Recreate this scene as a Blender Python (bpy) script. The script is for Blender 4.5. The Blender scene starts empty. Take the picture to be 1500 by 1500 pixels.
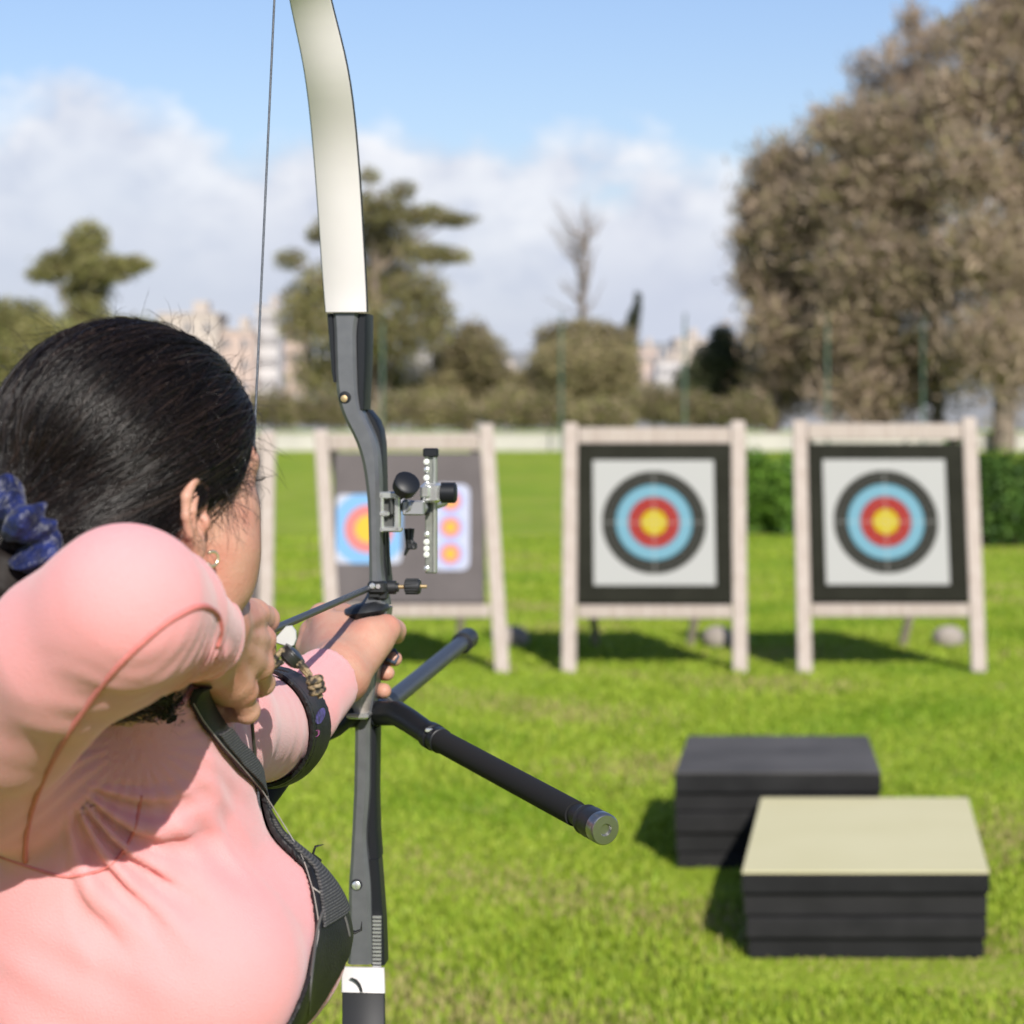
import bpy, math, random
import numpy as np
from mathutils import Vector
from mathutils.bvhtree import BVHTree
R = math.radians
rng = np.random.default_rng(7)
random.seed(7)
C = bpy.context.scene.collection

# ------------------------------------------------------------------ camera, sky, sun, exposure
FPX, HZ, CAMZ = 3400.0, 610.0, 1.55        # focal length and horizon row of the 1500 px photograph, eye height
cd = bpy.data.cameras.new('camera')
cam = bpy.data.objects.new('camera', cd)
C.objects.link(cam)
cam.location = (0, 0, CAMZ)
cam.rotation_euler = (R(90), 0, 0)
cd.sensor_width = 36
cd.lens = 36 * FPX / 1500
cd.shift_y = -(750 - HZ) / 1500
cd.clip_end = 6000
cd.clip_start = 0.05
cd.dof.use_dof = True
cd.dof.focus_distance = 2.15
cd.dof.aperture_fstop = 7.4
cd.dof.aperture_blades = 9
bpy.context.scene.camera = cam

SUN_EL, SUN_AZ = 33, 14                     # height of the sun; its light travels away from the camera and a little to the left
sl = bpy.data.lights.new('sun', 'SUN')
sl.energy = 4.7
sl.angle = R(0.53)
sl.color = (1.0, 0.945, 0.86)
so = bpy.data.objects.new('sun', sl)
C.objects.link(so)
tdir = Vector((-math.sin(R(SUN_AZ)) * math.cos(R(SUN_EL)), math.cos(R(SUN_AZ)) * math.cos(R(SUN_EL)), -math.sin(R(SUN_EL))))
so.rotation_euler = tdir.to_track_quat('-Z', 'Y').to_euler()
so.location = (2, -6, 8)

w = bpy.data.worlds.new('World')
bpy.context.scene.world = w
w.use_nodes = True
nt = w.node_tree
nt.nodes.clear()
def N(t, **kw):
    n = nt.nodes.new(t)
    for k, v in kw.items():
        setattr(n, k, v)
    return n
def math_(op, a, b=None, c=None, clamp=False):
    n = N('ShaderNodeMath', operation=op, use_clamp=clamp)
    for i, v in enumerate((a, b, c)):
        if v is None: continue
        if isinstance(v, (int, float)): n.inputs[i].default_value = v
        else: nt.links.new(v, n.inputs[i])
    return n.outputs[0]
def mixc(f, a, b):
    n = N('ShaderNodeMix', data_type='RGBA')
    for s, v in ((0, f), (6, a), (7, b)):
        if isinstance(v, (int, float)): n.inputs[s].default_value = v
        elif isinstance(v, tuple): n.inputs[s].default_value = v
        else: nt.links.new(v, n.inputs[s])
    return n.outputs[2]
sky = N('ShaderNodeTexSky', sky_type='NISHITA', sun_disc=False)
sky.sun_elevation = R(SUN_EL)
sky.sun_rotation = R(180 - SUN_AZ)
sky.air_density = 1.25; sky.dust_density = 0.6; sky.ozone_density = 2.2
tc = N('ShaderNodeTexCoord')
sep = N('ShaderNodeSeparateXYZ')
nt.links.new(tc.outputs['Generated'], sep.inputs[0])
X, Y, Z = sep.outputs
mp = N('ShaderNodeMapping')
mp.inputs['Scale'].default_value = (1, 1, 1.5)
mp.inputs['Location'].default_value = (0.33, 0.1, 0.46)
nt.links.new(tc.outputs['Generated'], mp.inputs[0])
def noise(sc, det, rough, w4=0.0):
    n = N('ShaderNodeTexNoise', noise_dimensions='4D')
    n.inputs['Scale'].default_value = sc; n.inputs['Detail'].default_value = det; n.inputs['Roughness'].default_value = rough
    n.inputs['W'].default_value = w4
    nt.links.new(mp.outputs[0], n.inputs['Vector'])
    return n.outputs[0]
n1 = noise(11, 8, 0.5, 1.3)
n2 = noise(34, 6, 0.55, 4.0)
n3 = noise(7, 5, 0.5, 8.6)
# cloud bank: below a ragged edge of height that is higher on the left
edge = math_('ADD', math_('MULTIPLY', n1, 0.10), math_('MULTIPLY', n2, 0.05))
edge = math_('ADD', edge, math_('MULTIPLY', X, -0.055))
edge = math_('ADD', edge, 0.041)
dz = math_('SUBTRACT', edge, Z)
mask = math_('SMOOTH_MIN', math_('MAXIMUM', math_('MULTIPLY_ADD', dz, 52.0, 0.2), 0.0), 1.0, 0.2)
mask = math_('MINIMUM', math_('MAXIMUM', mask, 0.0), 1.0)
mask = math_('MULTIPLY', mask, math_('MULTIPLY_ADD', n3, 0.5, 0.70, clamp=True))
puff = math_('MULTIPLY_ADD', dz, -17.0, 1.15, clamp=True)
puff = math_('MULTIPLY', puff, math_('MULTIPLY_ADD', n2, 3.4, -1.15, clamp=True))
ccol = mixc(puff, (4.75, 5.1, 6.05, 1), (7.3, 7.4, 7.7, 1))
skc = N('ShaderNodeMix', data_type='RGBA', blend_type='MULTIPLY')
skc.inputs[0].default_value = 1.0
skc.inputs[7].default_value = (0.77, 0.79, 0.98, 1)
nt.links.new(sky.outputs[0], skc.inputs[6])
allc = mixc(mask, skc.outputs[2], ccol)
bg = N('ShaderNodeBackground')
bg.inputs[1].default_value = 0.094
nt.links.new(allc, bg.inputs[0])
wo = N('ShaderNodeOutputWorld')
nt.links.new(bg.outputs[0], wo.inputs[0])

sc = bpy.context.scene
sc.view_settings.view_transform = 'Standard'
sc.view_settings.look = 'None'
sc.view_settings.exposure = 0.5
sc.view_settings.gamma = 1
sc.cycles.max_bounces = 8
sc.cycles.transparent_max_bounces = 8
sc.cycles.sample_clamp_indirect = 6

# ------------------------------------------------------------------ helpers
def at(px, py, Yd):
    """the point at depth Yd (metres from the lens) seen at photograph pixel px, py"""
    return np.array(((px - 750) / FPX * Yd, Yd, CAMZ - (py - HZ) / FPX * Yd))

class MB:
    """collects shapes (world coordinates) that become ONE mesh object"""
    def __init__(s): s.v = []; s.f = []; s.n = 0
    def add(s, V, F):
        V = np.asarray(V, float).reshape(-1, 3)
        s.v.append(V)
        for f in F: s.f.append([int(i) + s.n for i in f])
        s.n += len(V)
        return s
    def box(s, c, size, ax=None, bev=0.0):
        hx, hy, hz = [q / 2 for q in size]
        A = np.eye(3) if ax is None else np.array(ax, float)
        if bev <= 0:
            P = np.array([(x, y, z) for x in (-hx, hx) for y in (-hy, hy) for z in (-hz, hz)])
            F = [(0, 1, 3, 2), (4, 6, 7, 5), (0, 4, 5, 1), (2, 3, 7, 6), (0, 2, 6, 4), (1, 5, 7, 3)]
            return s.add(P @ A + np.array(c), F)
        b = min(bev, hx * .9, hy * .9, hz * .9)
        rings = []
        for z, d in ((-hz, b), (-hz + b, 0), (hz - b, 0), (hz, b)):
            x1, y1 = hx - d, hy - d
            rings.append([(x1 - b, -y1, z), (x1, -y1 + b, z), (x1, y1 - b, z), (x1 - b, y1, z),
                          (-x1 + b, y1, z), (-x1, y1 - b, z), (-x1, -y1 + b, z), (-x1 + b, -y1, z)])
        P = np.array(rings).reshape(-1, 3)
        F = []
        for k in range(3):
            for i in range(8):
                j = (i + 1) % 8
                F.append((k * 8 + i, k * 8 + j, k * 8 + 8 + j, k * 8 + 8 + i))
        F.append(tuple(range(7, -1, -1))); F.append(tuple(range(24, 32)))
        return s.add(P @ A + np.array(c), F)
    def tube(s, pts, rad, n=10, caps=True, up=None, flat=1.0):
        pts = np.asarray(pts, float); m = len(pts)
        rad = np.full(m, rad, float) if np.isscalar(rad) else np.asarray(rad, float)
        T = np.gradient(pts, axis=0); T /= np.linalg.norm(T, axis=1)[:, None] + 1e-12
        a = np.array((0, 0, 1.0)) if up is None else np.array(up, float)
        if up is None and abs(T[0] @ a) > .9: a = np.array((1.0, 0, 0))
        P = []
        u = np.cross(T[0], a); u /= np.linalg.norm(u) + 1e-12
        for k in range(m):
            u = u - T[k] * (u @ T[k]); u /= np.linalg.norm(u) + 1e-12
            v = np.cross(T[k], u)
            for i in range(n):
                th = 2 * math.pi * i / n
                P.append(pts[k] + rad[k] * (math.cos(th) * u + flat * math.sin(th) * v))
        F = []
        for k in range(m - 1):
            for i in range(n):
                j = (i + 1) % n
                F.append((k * n + i, k * n + j, k * n + n + j, k * n + n + i))
        if caps:
            F.append(tuple(range(n - 1, -1, -1))); F.append(tuple(range((m - 1) * n, m * n)))
        return s.add(P, F)
    def lathe(s, p0, axis, prof, n=20):
        """prof: (distance along axis, radius) pairs"""
        ax = np.array(axis, float); ax /= np.linalg.norm(ax)
        pts = [np.array(p0) + ax * d for d, r in prof]
        a = np.array((0, 0, 1.0)) if abs(ax[2]) < .9 else np.array((1.0, 0, 0))
        u = np.cross(ax, a); u /= np.linalg.norm(u); v = np.cross(ax, u)
        P = [p + r * (math.cos(2 * math.pi * i / n) * u + math.sin(2 * math.pi * i / n) * v) for p, (d, r) in zip(pts, prof) for i in range(n)]
        F = []
        for k in range(len(prof) - 1):
            for i in range(n):
                j = (i + 1) % n
                F.append((k * n + i, k * n + j, k * n + n + j, k * n + n + i))
        F.append(tuple(range(n - 1, -1, -1))); F.append(tuple(range((len(prof) - 1) * n, len(prof) * n)))
        return s.add(P, F)
    def strip(s, rings, closed=True, caps=True):
        """loft between rings of equal point count"""
        n = len(rings[0]); P = np.array(rings, float).reshape(-1, 3); F = []
        for k in range(len(rings) - 1):
            for i in range(n if closed else n - 1):
                j = (i + 1) % n
                F.append((k * n + i, k * n + j, k * n + n + j, k * n + n + i))
        if caps and closed:
            F.append(tuple(range(n - 1, -1, -1))); F.append(tuple(range((len(rings) - 1) * n, len(rings) * n)))
        return s.add(P, F)
    def build(s, name, mat, parent=None, smooth=None):
        me = bpy.data.meshes.new(name)
        V = np.concatenate(s.v)
        off = world_loc(parent)
        me.from_pydata((V - off).tolist(), [], s.f)
        return finish(me, name, mat, parent, smooth)

def world_loc(o):
    v = np.zeros(3)
    while o is not None:
        v += np.array(o.location); o = o.parent
    return v
def finish(me, name, mat, parent, smooth):
    me.update()
    if smooth is not None:
        me.polygons.foreach_set('use_smooth', [True] * len(me.polygons))
        if smooth < 180:
            me.set_sharp_from_angle(angle=R(smooth))
    me.materials.append(mat)
    o = bpy.data.objects.new(name, me)
    C.objects.link(o)
    o.parent = parent
    return o
def npobj(name, V, F, mat, parent=None, smooth=None, col=None):
    """V (n,3), F (m,k) arrays: fast path for big meshes; col (n,3) becomes the 'tint' attribute"""
    me = bpy.data.meshes.new(name)
    V = np.asarray(V, np.float32) - world_loc(parent).astype(np.float32)
    F = np.asarray(F, np.int32); k = F.shape[1]
    me.vertices.add(len(V)); me.vertices.foreach_set('co', V.ravel())
    me.loops.add(F.size); me.loops.foreach_set('vertex_index', F.ravel())
    me.polygons.add(len(F)); me.polygons.foreach_set('loop_start', np.arange(0, F.size, k, dtype=np.int32))
    me.update(calc_edges=True); me.validate()
    if col is not None:
        at_ = me.attributes.new('tint', 'FLOAT_COLOR', 'POINT')
        at_.data.foreach_set('color', np.concatenate([col, np.ones((len(V), 1))], 1).astype(np.float32).ravel())
    return finish(me, name, mat, parent, smooth)
def tag(o, label=None, cat=None, group=None, kind=None):
    for k, v in (('label', label), ('category', cat), ('group', group), ('kind', kind)):
        if v: o[k] = v
    return o
def thing(name, label, cat, loc=(0, 0, 0), group=None):
    o = bpy.data.objects.new(name, None)
    C.objects.link(o); o.location = [float(q) for q in loc]; o.empty_display_size = .1
    return tag(o, label, cat, group)

def mat(name, col, rough=0.6, col2=None, scale=20.0, detail=4.0, lo=.35, hi=.65, bump=0.0, bscale=200.0, metal=0.0, spec=0.5, tint=False,
        sss=0.0, sheen=0.0, stretch=None, transl=0.0, coat=0.0, bumpdist=0.002):
    m = bpy.data.materials.new(name); m.use_nodes = True
    t = m.node_tree; b = t.nodes['Principled BSDF']
    b.inputs['Base Color'].default_value = (*col, 1)
    b.inputs['Roughness'].default_value = rough; b.inputs['Metallic'].default_value = metal
    b.inputs['Specular IOR Level'].default_value = spec
    b.inputs['Coat Weight'].default_value = coat
    if sheen: b.inputs['Sheen Weight'].default_value = sheen; b.inputs['Sheen Roughness'].default_value = .4
    if sss:
        b.inputs['Subsurface Weight'].default_value = sss
        b.inputs['Subsurface Radius'].default_value = (1, .35, .2); b.inputs['Subsurface Scale'].default_value = .006
    co = t.nodes.new('ShaderNodeTexCoord').outputs['Object']
    if stretch:
        mpn = t.nodes.new('ShaderNodeMapping'); mpn.inputs['Scale'].default_value = stretch
        t.links.new(co, mpn.inputs[0]); co = mpn.outputs[0]
    colout = None
    if tint:
        a = t.nodes.new('ShaderNodeAttribute'); a.attribute_name = 'tint'; colout = a.outputs['Color']
    if col2:
        n = t.nodes.new('ShaderNodeTexNoise'); n.inputs['Scale'].default_value = scale; n.inputs['Detail'].default_value = detail
        t.links.new(co, n.inputs['Vector'])
        rp = t.nodes.new('ShaderNodeMapRange'); rp.inputs['From Min'].default_value = lo; rp.inputs['From Max'].default_value = hi
        t.links.new(n.outputs[0], rp.inputs[0])
        mx = t.nodes.new('ShaderNodeMix'); mx.data_type = 'RGBA'
        t.links.new(rp.outputs[0], mx.inputs[0]); mx.inputs[6].default_value = (*col, 1); mx.inputs[7].default_value = (*col2, 1)
        if colout:
            mm = t.nodes.new('ShaderNodeMix'); mm.data_type = 'RGBA'; mm.blend_type = 'MULTIPLY'; mm.inputs[0].default_value = 1
            t.links.new(colout, mm.inputs[6]); t.links.new(mx.outputs[2], mm.inputs[7]); colout = mm.outputs[2]
        else: colout = mx.outputs[2]
    if colout: t.links.new(colout, b.inputs['Base Color'])
    if bump:
        n = t.nodes.new('ShaderNodeTexNoise'); n.inputs['Scale'].default_value = bscale; n.inputs['Detail'].default_value = 3
        t.links.new(co, n.inputs['Vector'])
        bn = t.nodes.new('ShaderNodeBump'); bn.inputs['Strength'].default_value = bump; bn.inputs['Distance'].default_value = bumpdist
        t.links.new(n.outputs[0], bn.inputs['Height']); t.links.new(bn.outputs[0], b.inputs['Normal'])
    if transl:
        tr = t.nodes.new('ShaderNodeBsdfTranslucent')
        if colout: t.links.new(colout, tr.inputs[0])
        else: tr.inputs[0].default_value = (*col, 1)
        ms = t.nodes.new('ShaderNodeMixShader'); ms.inputs[0].default_value = transl
        out = t.nodes['Material Output']
        t.links.new(b.outputs[0], ms.inputs[1]); t.links.new(tr.outputs[0], ms.inputs[2]); t.links.new(ms.outputs[0], out.inputs[0])
    return m

# ------------------------------------------------------------------ distance-field modelling (organic shapes)
def smin(a, b, k):
    h = np.clip(.5 + .5 * (b - a) / k, 0, 1)
    return b + (a - b) * h - k * h * (1 - h)
def cone(p, a, b, ra, rb):
    a = np.asarray(a, np.float32); b = np.asarray(b, np.float32); ab = b - a
    h = np.clip(((p - a) @ ab) / (ab @ ab + 1e-12), 0, 1)
    return np.linalg.norm(p - a - h[:, None] * ab, axis=1) - (ra + (rb - ra) * h)
def chain(p, pts, rad, k=.006):
    d = None
    for i in range(len(pts) - 1):
        e = cone(p, pts[i], pts[i + 1], rad[i], rad[i + 1])
        d = e if d is None else smin(d, e, k)
    return d
def ell(p, c, r, ax=None):
    q = p - np.asarray(c, np.float32)
    if ax is not None: q = q @ np.asarray(ax, np.float32).T
    r = np.asarray(r, np.float32)
    k0 = np.linalg.norm(q / r, axis=1); k1 = np.linalg.norm(q / (r * r), axis=1) + 1e-9
    return k0 * (k0 - 1) / k1
def poly2d(x, y, pts):
    """signed distance to a polygon (negative inside)"""
    pts = np.asarray(pts, np.float32); n = len(pts)
    d = np.full(len(x), 1e9, np.float32); s = np.ones(len(x), np.float32)
    for i in range(n):
        ax_, ay = pts[i]; bx, by = pts[i - 1]
        ex, ey = bx - ax_, by - ay; wx, wy = x - ax_, y - ay
        h = np.clip((wx * ex + wy * ey) / (ex * ex + ey * ey + 1e-12), 0, 1)
        d = np.minimum(d, (wx - ex * h) ** 2 + (wy - ey * h) ** 2)
        c1, c2, c3 = y >= ay, y < by, ex * wy > ey * wx
        fl = (c1 & c2 & c3) | (~c1 & ~c2 & ~c3)
        s = np.where(fl, -s, s)
    return s * np.sqrt(d)
def mesh_sdf(fn, lo, hi, vox, newton=3, slack=1.6):
    lo = np.asarray(lo, float); hi = np.asarray(hi, float); B = 12
    nb = np.ceil((hi - lo) / (vox * B)).astype(int); n = nb * B + 1
    D = np.full(nb * B, 1.0, np.float32)
    bi = np.stack(np.meshgrid(*[np.arange(k) for k in nb], indexing='ij'), -1).reshape(-1, 3)
    ctr = lo + (bi * B + (B - 1) / 2) * vox
    dc = fn(ctr.astype(np.float32))
    half = vox * (B + 1) / 2 * math.sqrt(3)
    act = np.abs(dc) < half * slack
    loc = np.stack(np.meshgrid(*[np.arange(B)] * 3, indexing='ij'), -1).reshape(-1, 3)
    D6 = D.reshape(nb[0], B, nb[1], B, nb[2], B)
    for b_, d_ in zip(bi[~act], dc[~act]): D6[b_[0], :, b_[1], :, b_[2], :] = d_
    ab = bi[act]
    for s0 in range(0, len(ab), 300):
        q = ab[s0:s0 + 300]
        P = (lo + (q[:, None, :] * B + loc[None]) * vox).reshape(-1, 3).astype(np.float32)
        d = fn(P).reshape(len(q), B, B, B)
        for b_, d_ in zip(q, d): D6[b_[0], :, b_[1], :, b_[2], :] = d_
    S = D < 0
    nx, ny, nz = D.shape
    cnt = np.zeros((nx - 1, ny - 1, nz - 1), np.int8)
    for i in (0, 1):
        for j in (0, 1):
            for k in (0, 1): cnt += S[i:nx - 1 + i, j:ny - 1 + j, k:nz - 1 + k]
    cell = np.argwhere((cnt > 0) & (cnt < 8))
    if len(cell) == 0: raise RuntimeError('empty field')
    idx = np.full(cnt.shape, -1, np.int32); idx[tuple(cell.T)] = np.arange(len(cell))
    acc = np.zeros((len(cell), 3)); num = np.zeros(len(cell))
    cor = [(i, j, k) for i in (0, 1) for j in (0, 1) for k in (0, 1)]
    for a in cor:
        for ax_ in range(3):
            if a[ax_]: continue
            b = list(a); b[ax_] = 1
            da = D[tuple((cell + a).T)]; db = D[tuple((cell + b).T)]
            m = (da < 0) != (db < 0)
            t = np.where(m, da / np.where(m, da - db, 1), 0)
            pt = np.array(a, float)[None].repeat(len(cell), 0); pt[:, ax_] += t
            acc += pt * m[:, None]; num += m
    V = lo + (cell + acc / num[:, None]) * vox
    F = []
    for ax_ in range(3):
        o1, o2 = [(1, 2), (2, 0), (0, 1)][ax_]
        sl_a = [slice(None)] * 3; sl_b = [slice(None)] * 3
        sl_a[ax_] = slice(0, -1); sl_b[ax_] = slice(1, None)
        ch = S[tuple(sl_a)] != S[tuple(sl_b)]
        e = np.argwhere(ch)
        e = e[(e[:, o1] > 0) & (e[:, o2] > 0) & (e[:, o1] < D.shape[o1] - 1) & (e[:, o2] < D.shape[o2] - 1)]
        d1 = np.zeros(3, int); d1[o1] = 1; d2 = np.zeros(3, int); d2[o2] = 1
        q = np.stack([idx[tuple((e - d1 - d2).T)], idx[tuple((e - d2).T)], idx[tuple(e.T)], idx[tuple((e - d1).T)]], 1)
        ins = S[tuple(e.T)]
        q[~ins] = q[~ins][:, ::-1]
        F.append(q)
    F = np.concatenate(F); F = F[(F >= 0).all(1)]
    V = V.astype(np.float32)
    for _ in range(newton):
        d = fn(V); h = vox * .5
        g = np.stack([fn(V + np.eye(3, dtype=np.float32)[i] * h) - fn(V - np.eye(3, dtype=np.float32)[i] * h) for i in range(3)], 1) / (2 * h)
        g2 = (g * g).sum(1)
        V = V - (np.clip(d / np.maximum(g2, .3), -vox * .6, vox * .6))[:, None] * g
    return V, F
def join_np(parts):
    V, F, n = [], [], 0
    for v, f in parts:
        V.append(v); F.append(f + n); n += len(v)
    return np.concatenate(V), np.concatenate(F)
# ------------------------------------------------------------------ the ground
def ground_mat():
    m = bpy.data.materials.new('turf'); m.use_nodes = True
    t = m.node_tree; b = t.nodes['Principled BSDF']; b.inputs['Roughness'].default_value = .9; b.inputs['Specular IOR Level'].default_value = .15
    co = t.nodes.new('ShaderNodeTexCoord').outputs['Object']
    def nz(sc, det, st=(1, 1, 1), off=(0, 0, 0)):
        mpn = t.nodes.new('ShaderNodeMapping'); mpn.inputs['Scale'].default_value = st; mpn.inputs['Location'].default_value = off
        t.links.new(co, mpn.inputs[0])
        n = t.nodes.new('ShaderNodeTexNoise'); n.inputs['Scale'].default_value = sc; n.inputs['Detail'].default_value = det
        t.links.new(mpn.outputs[0], n.inputs['Vector']); return n.outputs[0]
    def ramp(v, lo, hi):
        r = t.nodes.new('ShaderNodeMapRange'); r.inputs['From Min'].default_value = lo; r.inputs['From Max'].default_value = hi
        t.links.new(v, r.inputs[0]); return r.outputs[0]
    def mx(f, a, c):
        n = t.nodes.new('ShaderNodeMix'); n.data_type = 'RGBA'; t.links.new(f, n.inputs[0])
        for s, v in ((6, a), (7, c)):
            if isinstance(v, tuple): n.inputs[s].default_value = (*v, 1)
            else: t.links.new(v, n.inputs[s])
        return n.outputs[2]
    c = mx(ramp(nz(.9, 5), .36, .64), (.20, .285, .018), (.30, .37, .04))
    c = mx(ramp(nz(2.7, 5, off=(3, 1, 0)), .56, .72), c, (.33, .29, .10))
    c = mx(ramp(nz(.28, 3, off=(9, 4, 0)), .45, .7), c, (.18, .29, .014))
    t.links.new(c, b.inputs['Base Color'])
    bn = t.nodes.new('ShaderNodeBump'); bn.inputs['Strength'].default_value = .8; bn.inputs['Distance'].default_value = .04
    t.links.new(nz(45, 4), bn.inputs['Height']); t.links.new(bn.outputs[0], b.inputs['Normal'])
    return m
M_turf = ground_mat()
g = MB()
ys = [-40, -5, 4, 8, 14, 25, 45, 80, 106, 160, 260]
xs = [-260, -80, -20, -6, 0, 6, 20, 80, 260]
P = [(x, y, 0) for y in ys for x in xs]
F = [(j * 9 + i, j * 9 + i + 1, j * 9 + i + 10, j * 9 + i + 9) for j in range(len(ys) - 1) for i in range(8)]
g.add(P, F)
tag(g.build('ground', M_turf), kind='structure')

# distant hill with the town on it
M_hill = mat('hill_scrub', (.24, .24, .23), .95, (.31, .30, .285), .02, 5)  # pale grey stands in for distance haze over the slope
hx = np.linspace(-900, 900, 61); hy = np.linspace(255, 1500, 26)
GX, GY = np.meshgrid(hx, hy)
HZt = -0.5 + 29 * np.clip((GY - 255) / 900, 0, 1) ** 1.15 * (1 + .25 * np.sin(GX / 130 + .6) + .12 * np.sin(GX / 47 + GY / 90))
V = np.stack([GX, GY, HZt], -1).reshape(-1, 3); n_ = len(hx)
F = np.array([(j * n_ + i, j * n_ + i + 1, j * n_ + n_ + i + 1, j * n_ + n_ + i) for j in range(len(hy) - 1) for i in range(n_ - 1)])
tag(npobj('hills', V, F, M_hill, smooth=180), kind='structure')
def hill_z(x, y):
    return -0.5 + 29 * np.clip((y - 255) / 900, 0, 1) ** 1.15 * (1 + .25 * math.sin(x / 130 + .6) + .12 * math.sin(x / 47 + y / 90))

M_wallw = [mat('render_cream', (.44, .38, .32), .9, (.38, .33, .28), .3), mat('render_pink', (.42, .33, .28), .9, (.37, .29, .25), .3), mat('render_white', (.46, .44, .43), .9, (.40, .38, .37), .3)]
M_roof = mat('roof_slab', (.38, .33, .29), .9)
M_pane = mat('dark_pane', (.17, .16, .16), .4)
blds = [  # pixel left, right, roof row, depth, finish, label
    (232, 318, 462, 330, 0, 'wide cream apartment block just above the archer\'s hair'),
    (318, 372, 486, 335, 1, 'pinkish apartment block between hair and bowstring'),
    (376, 408, 452, 340, 2, 'tall pale apartment block just right of the bowstring'),
    (404, 446, 478, 350, 1, 'stepped pinkish block left of the tall pine'),
    (608, 662, 520, 360, 2, 'white block glimpsed through the tall pine\'s lower branches'),
    (668, 712, 548, 380, 0, 'low cream house beside the tall pine'),
    (722, 764, 545, 400, 1, 'low pinkish house in the dip left of the rounded tree'),
    (932, 964, 512, 420, 1, 'pinkish block right beside the dark cypress'),
    (962, 996, 530, 400, 2, 'low white block between cypress and the brown trees'),
    (990, 1034, 498, 430, 0, 'cream block on the hill left of the brown trees'),
    (-40, 40, 520, 340, 0, 'cream house behind the green trees at the far left'),
]
for (x0, x1, yt, D, k, lb) in blds:
    a = at(x0, yt, D); b = at(x1, yt, D)
    cx = (a[0] + b[0]) / 2; wd = b[0] - a[0]; z0 = hill_z(cx, D) - 1.5; z1 = a[2]; dp = 12
    t = thing('apartment_building', lb, 'building', (cx, D + dp / 2, z0), 'town buildings on the far hill')
    m = MB(); m.box((cx, D + dp / 2, (z0 + z1) / 2), (wd, dp, z1 - z0)); m.build('wall', M_wallw[k], t)
    r = MB(); r.box((cx, D + dp / 2, z1 + .2), (wd + .5, dp + .5, .4)); r.box((cx + wd * .15, D + dp / 2, z1 + 1.3), (wd * .25, 4, 1.8)); r.build('roof', M_roof, t)
    nw = max(2, int(wd / 2.6)); nf = max(1, int((z1 - z0 - 1.5) / 3.1))
    for f in range(nf):
        wz = z1 - 1.7 - f * 3.1
        for q in range(nw):
            wm = MB(); wm.box((cx - wd / 2 + (q + .5) * wd / nw, D - .03, wz), (1.1, .1, 1.4)); wm.build('window', M_pane, t)

# ------------------------------------------------------------------ low white wall, fence posts and hedge at the end of the field
M_white = mat('whitewash', (.42, .40, .36), .85, (.35, .335, .30), .6, bump=.3, bscale=6)
t = thing('boundary_wall', 'long low whitewashed wall along the end of the field', 'wall', (0, 105, 0))
m = MB(); m.box((0, 105, .36), (76, .3, .78)); m.build('wall_body', M_white, t)
m = MB(); m.box((0, 105, .785), (76.2, .42, .07), bev=.01); m.build('coping', M_white, t)
M_gpost = mat('green_paint', (.05, .10, .075), .5, (.07, .12, .09), 8)
for px, lb in ((560, 'slim green fence post rising behind the bow riser'), (822, 'slim green fence post rising over the left black-bordered target'), (1003, 'slim green fence post between the two black-bordered targets'), (1212, 'slim green fence post against the brown trees above the right target'), (1352, 'slim green fence post against the brown trees at far right')):
    p = at(px, 610, 103)
    m = MB(); m.tube([(p[0], 103, -.1), (p[0], 103, 5.6)], .055, 8); m.tube([(p[0], 103, 5.6), (p[0], 102.6, 6.1)], .045, 8)
    tag(m.build('fence_post', M_gpost, smooth=40), lb, 'fence post', 'green posts at the end of the field')

# ------------------------------------------------------------------ trees
def leaf_cloud(clumps, n, size, cols, aspect=1.0, shell=.45, up=0.0, spread=.13, tone_=.5):
    """leaf-sized faces spread through the clumps; clumps: (centre, radii)"""
    vol = np.array([c[1][0] * c[1][1] * c[1][2] for c in clumps]) ** .75; vol /= vol.sum()
    k = rng.choice(len(clumps), n, p=vol)
    ctr = np.array([c[0] for c in clumps])[k]; rad = np.array([c[1] for c in clumps])[k]
    d = rng.normal(size=(n, 3)); d /= np.linalg.norm(d, axis=1)[:, None]
    r = rng.random(n) ** shell * (1 + rng.normal(0, spread, n))
    P = ctr + d * r[:, None] * rad
    a = rng.normal(size=(n, 3)) + d * .8 + np.array((0, 0, up)); a /= np.linalg.norm(a, axis=1)[:, None]
    b = np.cross(a, rng.normal(size=(n, 3))); b /= np.linalg.norm(b, axis=1)[:, None]
    s = size * (.6 + .8 * rng.random(n))[:, None]
    V = np.stack([P - a * s * aspect, P - b * s * .45, P + a * s * aspect, P + b * s * .45], 1).reshape(-1, 3)
    F = np.arange(4 * n).reshape(n, 4)
    cols = np.array(cols); tone = (1 - tone_ / 2 + tone_ * rng.random(len(clumps)))[k]
    col = cols[rng.integers(0, len(cols), n)] * (tone * (.8 + .4 * rng.random(n)))[:, None]
    return V, F, np.repeat(col, 4, 0)
M_leaf = mat('foliage', (1, 1, 1), .6, tint=True, transl=.3, spec=.25)
M_bark = mat('bark', (.13, .10, .075), .9, (.20, .16, .125), 3, 5, bump=.6, bscale=8, bumpdist=.05)
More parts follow.
